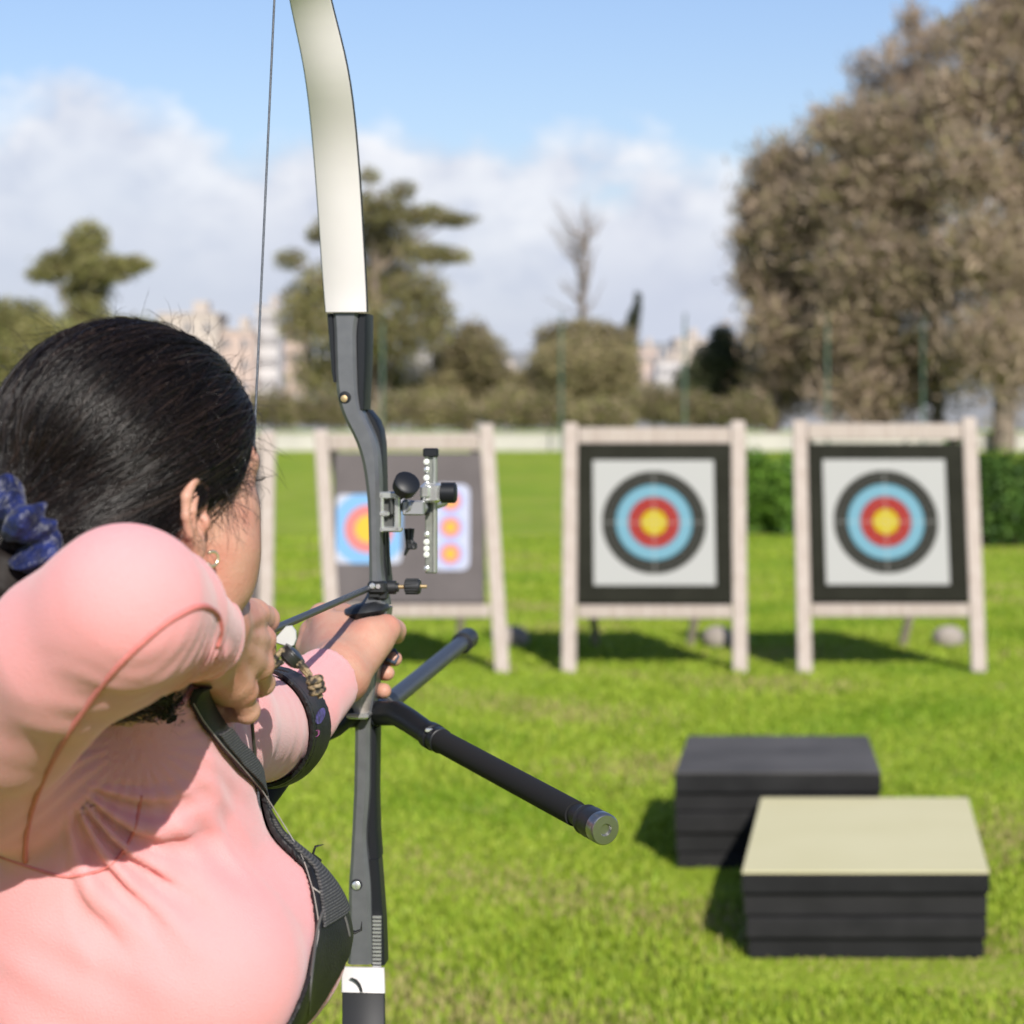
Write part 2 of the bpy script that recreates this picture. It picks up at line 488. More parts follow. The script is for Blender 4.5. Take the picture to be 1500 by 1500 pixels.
def limbs(m, base, top, r, targets):
    base = np.array(base, float); top = np.array(top, float)
    mid = (base + top) / 2 + rng.normal(0, .04, 3) * np.linalg.norm(top - base) * (1, 1, 0)
    ts = np.linspace(0, 1, 8)[:, None]
    sp = (1 - ts) ** 2 * base + 2 * ts * (1 - ts) * mid + ts ** 2 * top
    m.tube(sp, np.linspace(r, r * .35, 8), 8)
    for q in targets:
        q = np.array(q, float); f = np.clip((q[2] - base[2]) / (top[2] - base[2]) - .22, .25, .9)
        s0 = sp[int(f * 7)]; md = (s0 + q) / 2 + np.array((0, 0, .08 * np.linalg.norm(q - s0)))
        m.tube((1 - ts) ** 2 * s0 + 2 * ts * (1 - ts) * md + ts ** 2 * q, np.linspace(r * .4, r * .08, 8), 6)
def tree(name, label, cat, D, base_px, clumps_px, n, size, cols, r=.3, group=None, aspect=1.0, trunk_top=None, dj=1.0, shell=.45, up=0.0):
    """clumps_px: (px, py, half width px, half height px) as they stand at depth D"""
    k = D / FPX
    base = at(base_px, 0, D); base[2] = 0
    cl = []
    for (px, py, hw, hh) in clumps_px:
        c = at(px, py, D + rng.uniform(-1, 1) * dj * hw * k); cl.append((c, (hw * k, max(hw, hh) * k * .9, hh * k)))
    t = thing(name, label, cat, base, group)
    m = MB(); top = max((c[0] for c in cl), key=lambda q: q[2]) if trunk_top is None else at(*trunk_top, D)
    limbs(m, base - (0, 0, .2), top, r, [c[0] for c in cl]); m.build('trunk', M_bark, t, 60)
    V, F, col = leaf_cloud(cl, int(n * 2.6), size * .6, cols, aspect, shell, up)
    ok = V.reshape(-1, 4, 3)[:, :, 2].min(1) > 0.02
    V = V.reshape(-1, 4, 3)[ok].reshape(-1, 3); col = col.reshape(-1, 4, 3)[ok].reshape(-1, 3); F = np.arange(len(V)).reshape(-1, 4)
    npobj('crown', V, F, M_leaf, t, col=col)
    return t
PINE = [(.24, .235, .08), (.185, .19, .065), (.28, .26, .10), (.21, .175, .085)]  # pine, olive and drab leaf colours lightened in place of distance haze
OLIVE = [(.24, .215, .10), (.195, .18, .09), (.29, .24, .13), (.235, .185, .12)]
DRAB = [(.34, .26, .195), (.27, .205, .155), (.40, .31, .23), (.30, .235, .155)]
DARK = [(.05, .062, .03), (.04, .05, .03), (.065, .07, .035)]
tree('pine_tree', 'small umbrella pine with ragged flat crown above the archer\'s hair', 'tree', 120, 128,
     [(128, 352, 34, 30), (100, 385, 50, 20), (70, 402, 34, 14), (150, 395, 50, 24), (190, 388, 36, 15), (125, 425, 42, 24), (128, 458, 34, 30), (118, 370, 22, 22)], 5200, .2, PINE, .3, trunk_top=(128, 380))
tree('leafy_tree', 'spreading green tree at the far left edge, behind the archer\'s crown', 'tree', 116, 20,
     [(-30, 470, 60, 40), (30, 470, 50, 36), (75, 488, 50, 30), (10, 530, 70, 60), (90, 540, 60, 60), (-60, 540, 50, 60)], 6500, .22, PINE, .35)
tree('leafy_tree', 'low green tree under the small umbrella pine', 'tree', 117, 190,
     [(170, 490, 45, 30), (215, 500, 40, 34), (190, 540, 60, 50), (250, 550, 40, 50)], 4200, .22, PINE, .3)
tree('pine_tree', 'tallest umbrella pine with layered open crown, partly behind the white limb', 'tree', 118, 560,
     [(540, 258, 20, 14), (590, 278, 24, 16), (545, 305, 55, 26), (615, 315, 55, 17), (665, 322, 38, 12), (425, 380, 26, 18), (470, 345, 26, 16), (500, 330, 40, 24), (560, 350, 60, 34),
      (625, 372, 48, 18), (665, 376, 30, 12), (490, 420, 60, 40), (560, 410, 55, 40), (610, 430, 50, 36), (450, 470, 46, 40), (520, 480, 60, 46), (590, 490, 60, 46), (640, 470, 30, 40), (480, 545, 60, 46), (560, 560, 70, 46), (630, 590, 40, 26), (440, 440, 30, 30)],
     15000, .2, PINE + OLIVE, .42, trunk_top=(545, 300))
tree('leafy_tree', 'rounded olive tree standing right of the tallest pine', 'tree', 121, 690,
     [(690, 500, 34, 34), (715, 525, 32, 34), (660, 530, 34, 40), (695, 570, 60, 46), (640, 575, 36, 40), (740, 575, 34, 40)], 6500, .2, OLIVE, .3)
tree('leafy_tree', 'broad olive tree with lumpy dome crown below the bare tree', 'tree', 119, 850,
     [(815, 500, 36, 32), (860, 490, 44, 26), (900, 500, 34, 26), (840, 530, 60, 40), (900, 540, 40, 46), (800, 560, 40, 50), (860, 580, 80, 40), (770, 580, 30, 40)], 9000, .2, OLIVE, .35)
tree('cypress_tree', 'dark pointed cypress leaning right behind the broad olive tree', 'tree', 124, 922,
     [(934, 446, 6, 20), (928, 470, 10, 22), (922, 500, 13, 28), (922, 545, 14, 40), (922, 590, 14, 40)], 2600, .17, DARK, .2)
tree('leafy_tree', 'small pointed green tree just left of the brown trees', 'tree', 118, 1055,
     [(1058, 500, 20, 26), (1040, 530, 30, 30), (1075, 535, 34, 40), (1020, 565, 36, 36), (1060, 580, 50, 40)], 5200, .2, [(.085, .10, .045), (.11, .115, .06), (.07, .085, .04)], .3)
# bare tree
t = thing('bare_tree', 'slim leafless tree forking above the broad olive tree', 'tree', (at(852, 0, 123)[0], 123, 0))
m = MB(); b0 = at(852, 0, 123); b0[2] = 0
tp = [(852, 460), (856, 400), (862, 340), (866, 312)]
m.tube([b0] + [at(x, y, 123) for x, y in tp], [.2, .15, .1, .06, .02], 7)
m.build('trunk', M_bark, t, 60)
m = MB()
for k in range(46):
    s0 = at(852 + rng.uniform(-2, 8), rng.uniform(345, 470), 123 + rng.uniform(-1, 1)); dx = rng.uniform(-60, 34)
    e = s0 + np.array((dx * .036, rng.uniform(-1.4, 1.4), rng.uniform(.9, 2.6)))
    md = (s0 + e) / 2 + rng.normal(0, .15, 3)
    m.tube([s0, md, e], [.05, .035, .012], 4)
m.build('branch', M_bark, t, 60)
# the brown trees at the right
def brown_tree(label, D, base_px, clumps, n, r):
    k = D / FPX
    t = thing('brown_tree', label, 'tree', (at(base_px, 0, D)[0], D, 0), 'brown winter trees on the right')
    base = at(base_px, 0, D); base[2] = -.2
    cl = [(at(px, py, D + rng.uniform(-1, 1) * hw * k), (hw * k, hw * k, hh * k)) for px, py, hw, hh in clumps]
    m = MB(); limbs(m, base, max((c[0] for c in cl), key=lambda q: q[2]), r, [c[0] for c in cl])
    m.build('trunk', M_bark, t, 60)
    m = MB()
    for c, rr in cl:
        for q in range(20):
            d = rng.normal(size=3) + (0, 0, .9); d /= np.linalg.norm(d)
            e = c + d * np.array(rr) * rng.uniform(.8, 1.35)
            s0 = c - (0, 0, rr[2] * .5) + rng.normal(0, .15, 3) * rr
            m.tube([s0, (s0 + e) / 2 + rng.normal(0, .08, 3) * rr, e], [r * .13, r * .07, r * .02], 4)
    m.build('branch', M_bark, t, 60)
    V, F, col = leaf_cloud(cl, int(n * 2.5), .115, DRAB + [(.26, .225, .11)], 2.7, .78, .9, .27, .25)
    ok = V.reshape(-1, 4, 3)[:, :, 2].min(1) > 0.02
    V = V.reshape(-1, 4, 3)[ok].reshape(-1, 3); col = col.reshape(-1, 4, 3)[ok].reshape(-1, 3)
    npobj('crown', V, np.arange(len(V)).reshape(-1, 4), M_leaf, t, col=col)
brown_tree('leftmost brown tree, rounded, with an olive tuft on its left', 112, 1130,
           [(1112, 300, 40, 34), (1150, 250, 60, 50), (1105, 350, 40, 36), (1170, 330, 70, 60), (1110, 410, 42, 40), (1180, 420, 80, 60), (1130, 480, 46, 50), (1200, 520, 80, 70), (1140, 560, 50, 56)], 12500, .4)
brown_tree('big brown tree with see-through upper twigs behind the right target', 108, 1300,
           [(1230, 190, 56, 44), (1290, 200, 70, 60), (1250, 270, 80, 60), (1330, 290, 80, 70), (1280, 380, 90, 70), (1350, 410, 80, 80), (1260, 480, 80, 70), (1340, 540, 90, 70), (1270, 580, 80, 50)], 15000, .5)
brown_tree('tallest brown tree, thick trunked, running off the right edge', 104, 1470,
           [(1440, 60, 60, 60), (1500, 20, 80, 70), (1400, 150, 60, 60), (1480, 150, 80, 70), (1420, 250, 70, 70), (1510, 270, 80, 80), (1440, 370, 80, 70), (1520, 400, 80, 80), (1450, 500, 80, 80), (1530, 530, 70, 80), (1560, 120, 80, 90)], 16000, .55)
# sparse high twigs standing out against the sky
m = MB()
tt = thing('brown_tree', 'thin sparse brown tree whose bare twigs rise left of the tallest brown tree', 'tree', (at(1375, 0, 115)[0], 115, 0), 'brown winter trees on the right')
b0 = at(1375, 0, 115); b0[2] = 0
m.tube([b0, at(1365, 300, 115), at(1345, 120, 115), at(1325, 20, 115)], [.35, .2, .1, .04], 7); m.build('trunk', M_bark, tt, 60)
m = MB(); Vs = []
cl = []
for k in range(70):
    s0 = at(1350 + rng.uniform(-20, 20), rng.uniform(110, 330), 115 + rng.uniform(-1, 1)); an = rng.uniform(-.9, .75); L = rng.uniform(2, 5.2)
    e = s0 + np.array((math.sin(an) * L, rng.uniform(-1, 1), math.cos(an) * L)); m.tube([s0, (s0 + e) / 2 + rng.normal(0, .2, 3), e], [.06, .04, .012], 4)
    cl.append((s0 * .25 + e * .75, (.9, .9, 1.1)))
m.build('branch', M_bark, tt, 60)
V, F, col = leaf_cloud(cl, 8000, .10, DRAB, 2.4, .6, .8)
npobj('crown', V, F, M_leaf, tt, col=col)

# shrubs under the trees
sh = [(400, 596, 40, 30, 'olive'), (470, 600, 46, 26, ''), (600, 598, 44, 30, ''), (660, 602, 40, 26, ''), (745, 596, 40, 34, ''), (800, 600, 44, 30, ''), (880, 604, 50, 24, ''), (960, 590, 36, 34, ''), (1010, 598, 40, 28, ''), (1090, 600, 44, 26, '')]
where = ['right of the bowstring', 'left of the bow riser', 'right of the bow riser', 'under the rounded olive tree', 'at the left end of the broad olive tree', 'above the left black-bordered target\'s left post',
         'above the left black-bordered target', 'under the dark cypress', 'above the left black-bordered target\'s right post', 'in the gap between the two black-bordered targets']
for i, (px, py, hw, hh, _) in enumerate(sh):
    D = 109 + rng.uniform(-1, 1); k = D / FPX
    c = at(px, py, D); V, F, col = leaf_cloud([(c, (hw * k, 1.1, hh * k)), (c + (hw * k * .5, 0, -.3), (hw * k * .6, 1, hh * k * .8)), (c - (hw * k * .5, 0, .2), (hw * k * .6, 1, hh * k * .7))], 3600, .10, OLIVE + PINE[:2] + DRAB[:1])
    ok = V.reshape(-1, 4, 3)[:, :, 2].min(1) > 0.02
    V = V.reshape(-1, 4, 3)[ok].reshape(-1, 3); col = col.reshape(-1, 4, 3)[ok].reshape(-1, 3)
    b = thing('shrub', 'brownish green shrub beyond the white wall, ' + where[i], 'shrub', (c[0], D, 0), 'shrubs beyond the white wall')
    npobj('foliage', V, np.arange(len(V)).reshape(-1, 4), M_leaf, b, col=col)
    m = MB(); m.tube([(c[0], D, -.1), (c[0], D, max(.5, c[2]))], [.08, .03], 6); m.build('stem', M_bark, b, 60)
# hedge at the right, behind the targets
HED = [(.055, .115, .02), (.04, .085, .018), (.075, .14, .025)]
def bush(px0, px1, ytop, D, label, cols, n):
    k = D / FPX; cl = []
    zt = at(0, ytop, D)[2]
    for px in np.arange(px0, px1, 22):
        c = at(px, 0, D + rng.uniform(-.15, .3)); h = zt * rng.uniform(.72, 1.06); c[2] = h * .5
        cl.append((c, (.26, .4, h * .5)))
    V, F, col = leaf_cloud(cl, n, .055, cols, 1.0, .4)
    ok = V.reshape(-1, 4, 3)[:, :, 2].min(1) > 0.012
    V = V.reshape(-1, 4, 3)[ok].reshape(-1, 3); col = col.reshape(-1, 4, 3)[ok].reshape(-1, 3)
    c = at((px0 + px1) / 2, 0, D)
    t = thing('hedge', label, 'hedge', (c[0], D, 0))
    npobj('foliage', V, np.arange(len(V)).reshape(-1, 4), M_leaf, t, col=col)
    m = MB()
    for q, _ in cl: m.tube([(q[0], q[1], -.05), (q[0], q[1], q[2])], [.03, .012], 5)
    m.tube([(cl[0][0][0], cl[0][0][1], .12), (cl[-1][0][0], cl[-1][0][1], .12)], .012, 5)
    m.build('stem', M_bark, t, 60)
bush(1105, 1190, 668, 30.5, 'lighter green low hedge in the gap between the two black-bordered targets', [(.095, .19, .02), (.075, .15, .02), (.115, .20, .03)], 9000)
bush(1400, 1640, 650, 27.5, 'dark green clipped hedge beside the right-hand target', HED, 16000)

# ------------------------------------------------------------------ grass blades
def grass():
    n = 400000; na = 250000
    u = rng.random(n)
    Yd = 5.0 * (30 / 5.0) ** (u ** 1.15)
    Xd = (rng.random(n) * 2 - 1) * (.225 * Yd + .7)
    # thinner growth to both sides and under the archer, fading out with distance from the lane
    sb_ = np.arange(n) >= na
    Yd = np.where(sb_, 1.0 + 21 * rng.random(n) ** 1.4, Yd); Xd = np.where(sb_, rng.normal(0, 1, n) * (1.6 + .30 * Yd), Xd)
    keep = np.ones(n, bool)
    h = (.016 + .020 * rng.random(n)) * (1 + .25 * np.sin(Xd * 2.1 + 1.3 * np.sin(Yd * 1.3)))
    near = ((Xd > .55) & (Xd < 1.5) & (Yd > 6.25) & (Yd < 6.66)) | ((Xd > .5) & (Xd < .95) & (Yd > 7.45) & (Yd < 7.98)); h = np.where(near, h * .35, h)
    wd = .0016 + .00036 * Yd
    an = rng.random(n) * 2 * math.pi; lean = rng.random(n) * .9
    ox, oy = np.cos(an), np.sin(an); P0 = np.stack([Xd, Yd, np.full(n, -.002)], 1)
    sx, sy = -oy * wd, ox * wd
    mid = P0 + np.stack([ox * h * lean * .35, oy * h * lean * .35, h * .6], 1)
    tip = P0 + np.stack([ox * h * lean, oy * h * lean, h * (1.05 - .3 * lean)], 1)
    sd = np.stack([sx, sy, np.zeros(n)], 1)
    V = np.stack([P0 - sd, P0 + sd, mid + sd * .8, mid - sd * .8, tip], 1).reshape(-1, 3)
    i5 = np.arange(n) * 5
    F = np.concatenate([np.stack([i5, i5 + 1, i5 + 2, i5 + 3], 1), np.stack([i5 + 3, i5 + 2, i5 + 4, i5 + 4], 1)])
    # quads plus tip triangles written as two arrays of triangles
    T = np.concatenate([np.stack([i5, i5 + 1, i5 + 2], 1), np.stack([i5, i5 + 2, i5 + 3], 1), np.stack([i5 + 3, i5 + 2, i5 + 4], 1)])
    base = np.array([(.235, .325, .026), (.28, .36, .034), (.315, .375, .05), (.20, .29, .022)])[rng.integers(0, 4, n)]
    pat = np.sin(Xd * 1.7 + 2 * np.sin(Yd * .9)) * np.sin(Yd * 1.9 + 1.5 * np.sin(Xd * 1.3)) + rng.normal(0, .35, n)
    base = np.where((pat > .85)[:, None], np.array((.34, .30, .11)), base)
    base = np.where((pat < -.7)[:, None], np.array((.15, .25, .014)), base) * (.92 + .16 * rng.random(n))[:, None]
    tag(npobj('grass', V, T, mat('grass_blade', (1, 1, 1), .55, tint=True, transl=.25, spec=.2), col=np.repeat(base, 5, 0)), kind='stuff')
grass()

# ------------------------------------------------------------------ targets on their wooden stands
M_wood = mat('pale_timber', (.385, .33, .295), .75, (.31, .255, .22), 4, 6, bump=.25, bscale=30, stretch=(14, 14, 1))
M_blackfoam = mat('black_foam', (.0135, .0135, .0095), .95, (.018, .018, .013), 6, bump=.2, bscale=250, spec=.15)
M_greyfoam = mat('grey_foam', (.095, .083, .083), .95, (.11, .096, .096), 5, bump=.2, bscale=250, spec=.2)
def face_mat(name, rings, bgcol, lines=True, spots=((0, 0),)):
    """rings: (radius, colour) from the outside in, about each spot (object coordinates x, z)"""
    m = bpy.data.materials.new(name); m.use_nodes = True
    t = m.node_tree; b = t.nodes['Principled BSDF']; b.inputs['Roughness'].default_value = .7; b.inputs['Specular IOR Level'].default_value = .1
    tcn = t.nodes.new('ShaderNodeTexCoord'); sp = t.nodes.new('ShaderNodeSeparateXYZ'); t.links.new(tcn.outputs['Object'], sp.inputs[0])
    def mt(op, a, c=None, d=None):
        n = t.nodes.new('ShaderNodeMath'); n.operation = op
        for i, v in enumerate((a, c, d)):
            if v is None: continue
            if isinstance(v, (int, float)): n.inputs[i].default_value = v
            else: t.links.new(v, n.inputs[i])
        return n.outputs[0]
    rad = None
    for (sx, sz) in spots:
        r_ = mt('SQRT', mt('ADD', mt('POWER', mt('ABSOLUTE', mt('SUBTRACT', sp.outputs[0], sx)), 2.0), mt('POWER', mt('ABSOLUTE', mt('SUBTRACT', sp.outputs[2], sz)), 2.0)))
        rad = r_ if rad is None else mt('MINIMUM', rad, r_)
    col = None
    def mx(f, a, c):
        n = t.nodes.new('ShaderNodeMix'); n.data_type = 'RGBA'; t.links.new(f, n.inputs[0])
        for s, v in ((6, a), (7, c)):
            if isinstance(v, tuple): n.inputs[s].default_value = (*v, 1)
            else: t.links.new(v, n.inputs[s])
        return n.outputs[2]
    col = bgcol
    for r_, c in rings: col = mx(mt('LESS_THAN', rad, r_), col, c)
    if lines:
        for r_ in (.352, .372, .199, .118, .277, .039): col = mx(mt('MULTIPLY', mt('LESS_THAN', mt('ABSOLUTE', mt('SUBTRACT', rad, r_)), .0022), .4), col, (.3, .3, .3))
        cr = mt('LESS_THAN', mt('MINIMUM', mt('ABSOLUTE', sp.outputs[0]), mt('ABSOLUTE', sp.outputs[2])), .0035)
        col = mx(mt('MULTIPLY', mt('MULTIPLY', cr, mt('LESS_THAN', rad, .42)), .35), col, (.38, .38, .36))
    t.links.new(col, b.inputs['Base Color'])
    return m
M_face = face_mat('target_paper', [(.320, (.014, .014, .010)), (.234, (.105, .235, .30)), (.158, (.215, .014, .010)), (.079, (.34, .27, .012))], (.315, .315, .305))
M_face_s = face_mat('blue_target_paper', [(.235, (.15, .30, .50)), (.15, (.46, .15, .14)), (.085, (.52, .33, .04))], (.37, .385, .45), False)
M_face_t = face_mat('three_spot_paper', [(.085, (.26, .31, .52)), (.064, (.48, .18, .16)), (.034, (.52, .30, .04))], (.36, .375, .47), False, ((0, .165), (0, 0), (0, -.165)))
M_sand = mat('canvas_bag', (.30, .265, .235), .9, (.24, .21, .19), 15, bump=.4, bscale=60)
SY = 14.05
def stand(lx0, lx1, ly0, ly1, rx0, rx1, ry0, ry1, top_y, bot_y, label, glabel, board=None, blabel=None, foam=None, sand=None, D=SY):
    """front posts from the ground (depth D) leaning back to D+.34; pixels are read off where each part stands"""
    Dt = D + .34
    def on(px, py):            # the point of the leaning front plane seen at px, py
        z0 = CAMZ - (py - HZ) / FPX * D
        zt = 1.52
        f = 0
        for _ in range(6):
            Dd = D + .34 * f; z = CAMZ - (py - HZ) / FPX * Dd; f = np.clip(z / zt, -.05, 1.05)
        return at(px, py, D + .34 * f)
    lb, lt, rb, rt = on(lx1, ly1), on(lx0, ly0), on(rx1, ry1), on(rx0, ry0)
    lb[2] = rb[2] = -.02
    base = np.array(((lb[0] + rb[0]) / 2, D, 0))
    t = thing('target_stand', label, 'target stand', base, 'wooden target stands')
    def bar(a, b, wx, wy, name, up=None):
        a, b = np.array(a), np.array(b); z = (b - a) / np.linalg.norm(b - a)
        x = np.array((1.0, 0, 0)) if abs(z[0]) < .6 else np.array((0, 0, 1.0)); x = x - z * (x @ z); x /= np.linalg.norm(x); y = np.cross(z, x)
        m = MB(); m.box((a + b) / 2, (wx, wy, np.linalg.norm(b - a)), (x, y, z), .006); return m.build(name, M_wood, t)
    bar(lb, lt, .088, .05, 'post'); bar(rb, rt, .088, .05, 'post')
    fw = np.array((0, .052, 0))
    for (yy, hh) in ((top_y, .10), (bot_y, .08)):
        def along(a, b):
            s0, s1 = 0., 1.
            for _ in range(30):
                s = (s0 + s1) / 2; p = a + (b - a) * s
                y_ = HZ + (CAMZ - p[2]) * FPX / p[1]
                if y_ > yy: s0 = s
                else: s1 = s
            return a + (b - a) * s
        a, b = along(lb, lt) + fw * .0, along(rb, rt) + fw * .0
        bar(a + (.049, 0, 0), b - (.049, 0, 0), hh, .04, 'rail')
    for q, s in ((lt, .2), (rt, -.2)):
        bar(q + (s * .3, .06, -.06), (q[0] + s, D + 1.62, .0), .05, .05, 'rear_leg')
    if sand:
        p = at(sand, 930, D + 1.55); p[2] = .06
        m = MB(); ring = []
        for k in range(9):
            a = -math.pi / 2 + math.pi * k / 8; rr = math.cos(a); ring.append([(p[0] + (.105 * rr + .004) * math.cos(th) * (1 + .1 * math.sin(3 * th)), p[1] + (.08 * rr + .004) * math.sin(th), p[2] + .085 * math.sin(a)) for th in np.linspace(0, 2 * math.pi, 15)[:-1]])
        m.strip(ring); tag(m.build('sandbag', M_sand, smooth=180), glabel, 'sandbag', 'pale sandbags on the rear legs')
    if board:
        (x0, x1, y0, x2, x3, y1) = board     # top row left/right, then bottom row left/right
        P = [on(x0, y0), on(x1, y0), on(x3, y1), on(x2, y1)]
        cen = sum(P) / 4; ez = ((P[0] + P[1]) - (P[2] + P[3])) / 2; hgt = np.linalg.norm(ez); ez /= hgt
        wid = np.linalg.norm((P[1] + P[2] - P[0] - P[3]) / 2); ex = np.array((1.0, 0, 0)); ey = np.cross(ez, ex)
        o = bpy.data.objects.new('archery_target', None); C.objects.link(o)
        return t, (cen, ex, ey, ez, wid, hgt, P, on), o
    return t, None, None
def board_build(o, fr, foam, label, faces, taper=0.0):
    cen, ex, ey, ez, wid, hgt, P, on = fr
    from mathutils import Matrix
    Rm = Matrix(np.stack([ex, ey, ez], 1).tolist())
    o.location = [float(q) for q in cen]; o.rotation_euler = Rm.to_euler()
    tag(o, label, 'target', 'foam targets held in the wooden stands')
    me = MB(); dpt = .10
    me.box((0, dpt / 2 - .02, 0), (wid, dpt, hgt), None, .008)
    def loc(mb, name, m, parent, off=(0, 0, 0)):
        me_ = bpy.data.meshes.new(name); V = np.concatenate(mb.v); me_.from_pydata(V.tolist(), [], mb.f)
        ob = finish(me_, name, m, parent, None); ob.location = off; return ob
    loc(me, 'foam_board', foam, o)
    for (fx, fz, fw, fh, rr, m, nm) in faces:
        mb = MB(); pts = []
        rr_ = max(rr, .002)
        for cx, cz, a0 in ((fw / 2 - rr_, fh / 2 - rr_, 0), (-fw / 2 + rr_, fh / 2 - rr_, 90), (-fw / 2 + rr_, -fh / 2 + rr_, 180), (fw / 2 - rr_, -fh / 2 + rr_, 270)):
            for a in (0, 30, 60, 90): pts.append((cx + rr_ * math.cos(R(a0 + a)), cz + rr_ * math.sin(R(a0 + a))))
        mb.strip([[(x, -.004, z) for x, z in pts], [(x, 0, z) for x, z in pts]])
        loc(mb, nm, m, o, (fx, -.0205, fz))
    return o
S = {}
t, fr, o = stand(836, 833, 620, 985, 1081, 1084, 617, 990, 638, 896, 'weathered pale timber stand holding the target directly left of the foam blocks\' column of view, centre right', 'pale sandbag on the rear leg of the stand left of the rightmost stand', (846, 1070, 650, 842, 1076, 884), sand=1052)
t['label'] = 'weathered timber stand second from right, holding the black-bordered target nearer the bow'
board_build(o, fr, M_blackfoam, 'black-bordered target, second from the right, with full white ring face', [(-.003, .0, .743, .776, 0, M_face, 'target_face')])
t, fr, o = stand(1171, 1179, 616, 985, 1419, 1434, 612, 985, 632, 894, 'rightmost timber stand, next to the dark hedge', 'pale sandbag on the rear leg of the rightmost stand', (1181, 1410, 650, 1184, 1420, 882), sand=1390)
board_build(o, fr, M_blackfoam, 'rightmost target, black bordered with white ring face, beside dark hedge', [(-.008, .0, .752, .776, 0, M_face, 'target_face')])
t, fr, o = stand(470, 492, 630, 990, 712, 736, 622, 990, 648, 895, 'timber stand directly behind the bow, holding the grey target', 'pale sandbag on the rear leg of the stand behind the bow', (484, 705, 664, 492, 716, 884), sand=752)
board_build(o, fr, M_greyfoam, 'grey target with two small papers directly behind the bow sight', [(-.245, -.01, .40, .43, .03, M_face_s, 'target_face'), (.255, .0, .235, .535, .05, M_face_t, 'target_face')])
t, fr, o = stand(150, 118, 632, 985, 393, 388, 632, 985, 650, 895, 'leftmost timber stand, mostly hidden behind the archer\'s head', 'pale sandbag on the rear leg of the stand behind the archer\'s head', (165, 380, 664, 150, 376, 884), sand=350)
board_build(o, fr, M_greyfoam, 'plain grey target behind the archer\'s head, only its stand\'s right post clear', [(0, 0, .40, .43, .03, M_face_s, 'target_face')])

# ------------------------------------------------------------------ the two stacks of foam blocks on the grass
M_blk = mat('black_block_foam', (.0115, .0115, .0118), .8, (.017, .017, .0175), 7, 5, bump=.25, bscale=300, spec=.1)
M_blk2 = mat('scuffed_block_foam', (.06, .057, .055), .85, (.088, .083, .08), 3.2, 6, bump=.25, bscale=220, spec=.2)  # rear stack's top only: its brighter light is put into a lighter grey
M_slab = [M_blk, mat('charcoal_block_foam', (.0165, .0163, .0165), .85, (.022, .0215, .022), 5, 5, bump=.3, bscale=260, spec=.1), mat('dull_block_foam', (.0135, .0135, .0138), .8, (.0195, .019, .0195), 9, 5, bump=.3, bscale=280, spec=.12)]
M_cream = mat('cream_sheet', (.54, .495, .29), .7, (.565, .52, .315), 2.5, 4, bump=.1, bscale=300, spec=.3)
def stack(D, rows, xl, xr, depth, back_in, labels, group, top_sheet, skew=.15):
    zs = [max(.0, CAMZ - (y - HZ) / FPX * D) for y in rows]
    for k in range(len(rows) - 1):
        z1, z0 = zs[k], zs[k + 1]
        if k == len(rows) - 2: z0 = 0.0
        a, b = at(xl[k], 0, D)[0], at(xr[k], 0, D)[0]
        dy = (0, .016, .004, .020, .009)[k] if k else 0.0; cx = (a + b) / 2
        t = thing('foam_block', labels[k], 'foam block', (cx, D + depth / 2, z0), group)
        def ring(z, ins, back=back_in):
            y0, y1 = D + dy + ins, D + depth - ins + dy * .5
            sk = (y1 - y0) * skew
            return [(a + ins, y0, z), (cx, y0, z), (b - ins, y0, z), (b - ins - back[1] + sk, y1, z), (a + ins + back[0] + sk, y1, z)]
        m = MB(); ztop = z1 - (.005 if k == 0 else 0) ; zb = z0 + (.0022 if z0 else 0)
        m.strip([ring(zb, .004), ring(zb + .003, .0012), ring(zb + .006, 0), ring(ztop - .006, 0), ring(ztop - .003, .0012), ring(ztop, .004)])
        m.build('foam_body', M_slab[k % 3], t)
        if k == 0:
            m = MB(); m.strip([ring(ztop + .0003, .001), ring(z1, .001)]); m.build('top_sheet', M_cream if top_sheet else M_blk2, t)  # on the rear stack no sheet, only a layer carrying the lit-top grey
stack(6.612, (1277, 1311, 1345, 1377, 1407), (1086.5, 1091, 1094, 1098), (1449.5, 1448, 1446, 1444), 1.29, (.0, .0),
      ['black foam block with cream top face, topmost of the front stack', 'second black foam block of the front stack, right under the cream-topped one', 'third black foam block of the front stack, resting on the bottom one', 'bottom black foam block of the front stack, standing on the grass'], 'foam blocks in the front stack', True)
stack(7.948, (1131.5, 1163, 1191, 1222, 1252, 1274), (988.5, 989, 989, 991, 993), (1291, 1290, 1290, 1289, 1288), .92, (.01, .01),
      ['grey-black foam block with bare scuffed top, topmost of the rear stack', 'black foam block of the rear stack, right under its topmost block', 'middle black foam block of the five in the rear stack', 'fourth black foam block of the rear stack, resting on the bottom one', 'bottom black foam block of the rear stack, partly behind the front stack'], 'foam blocks in the rear stack', False, .115)

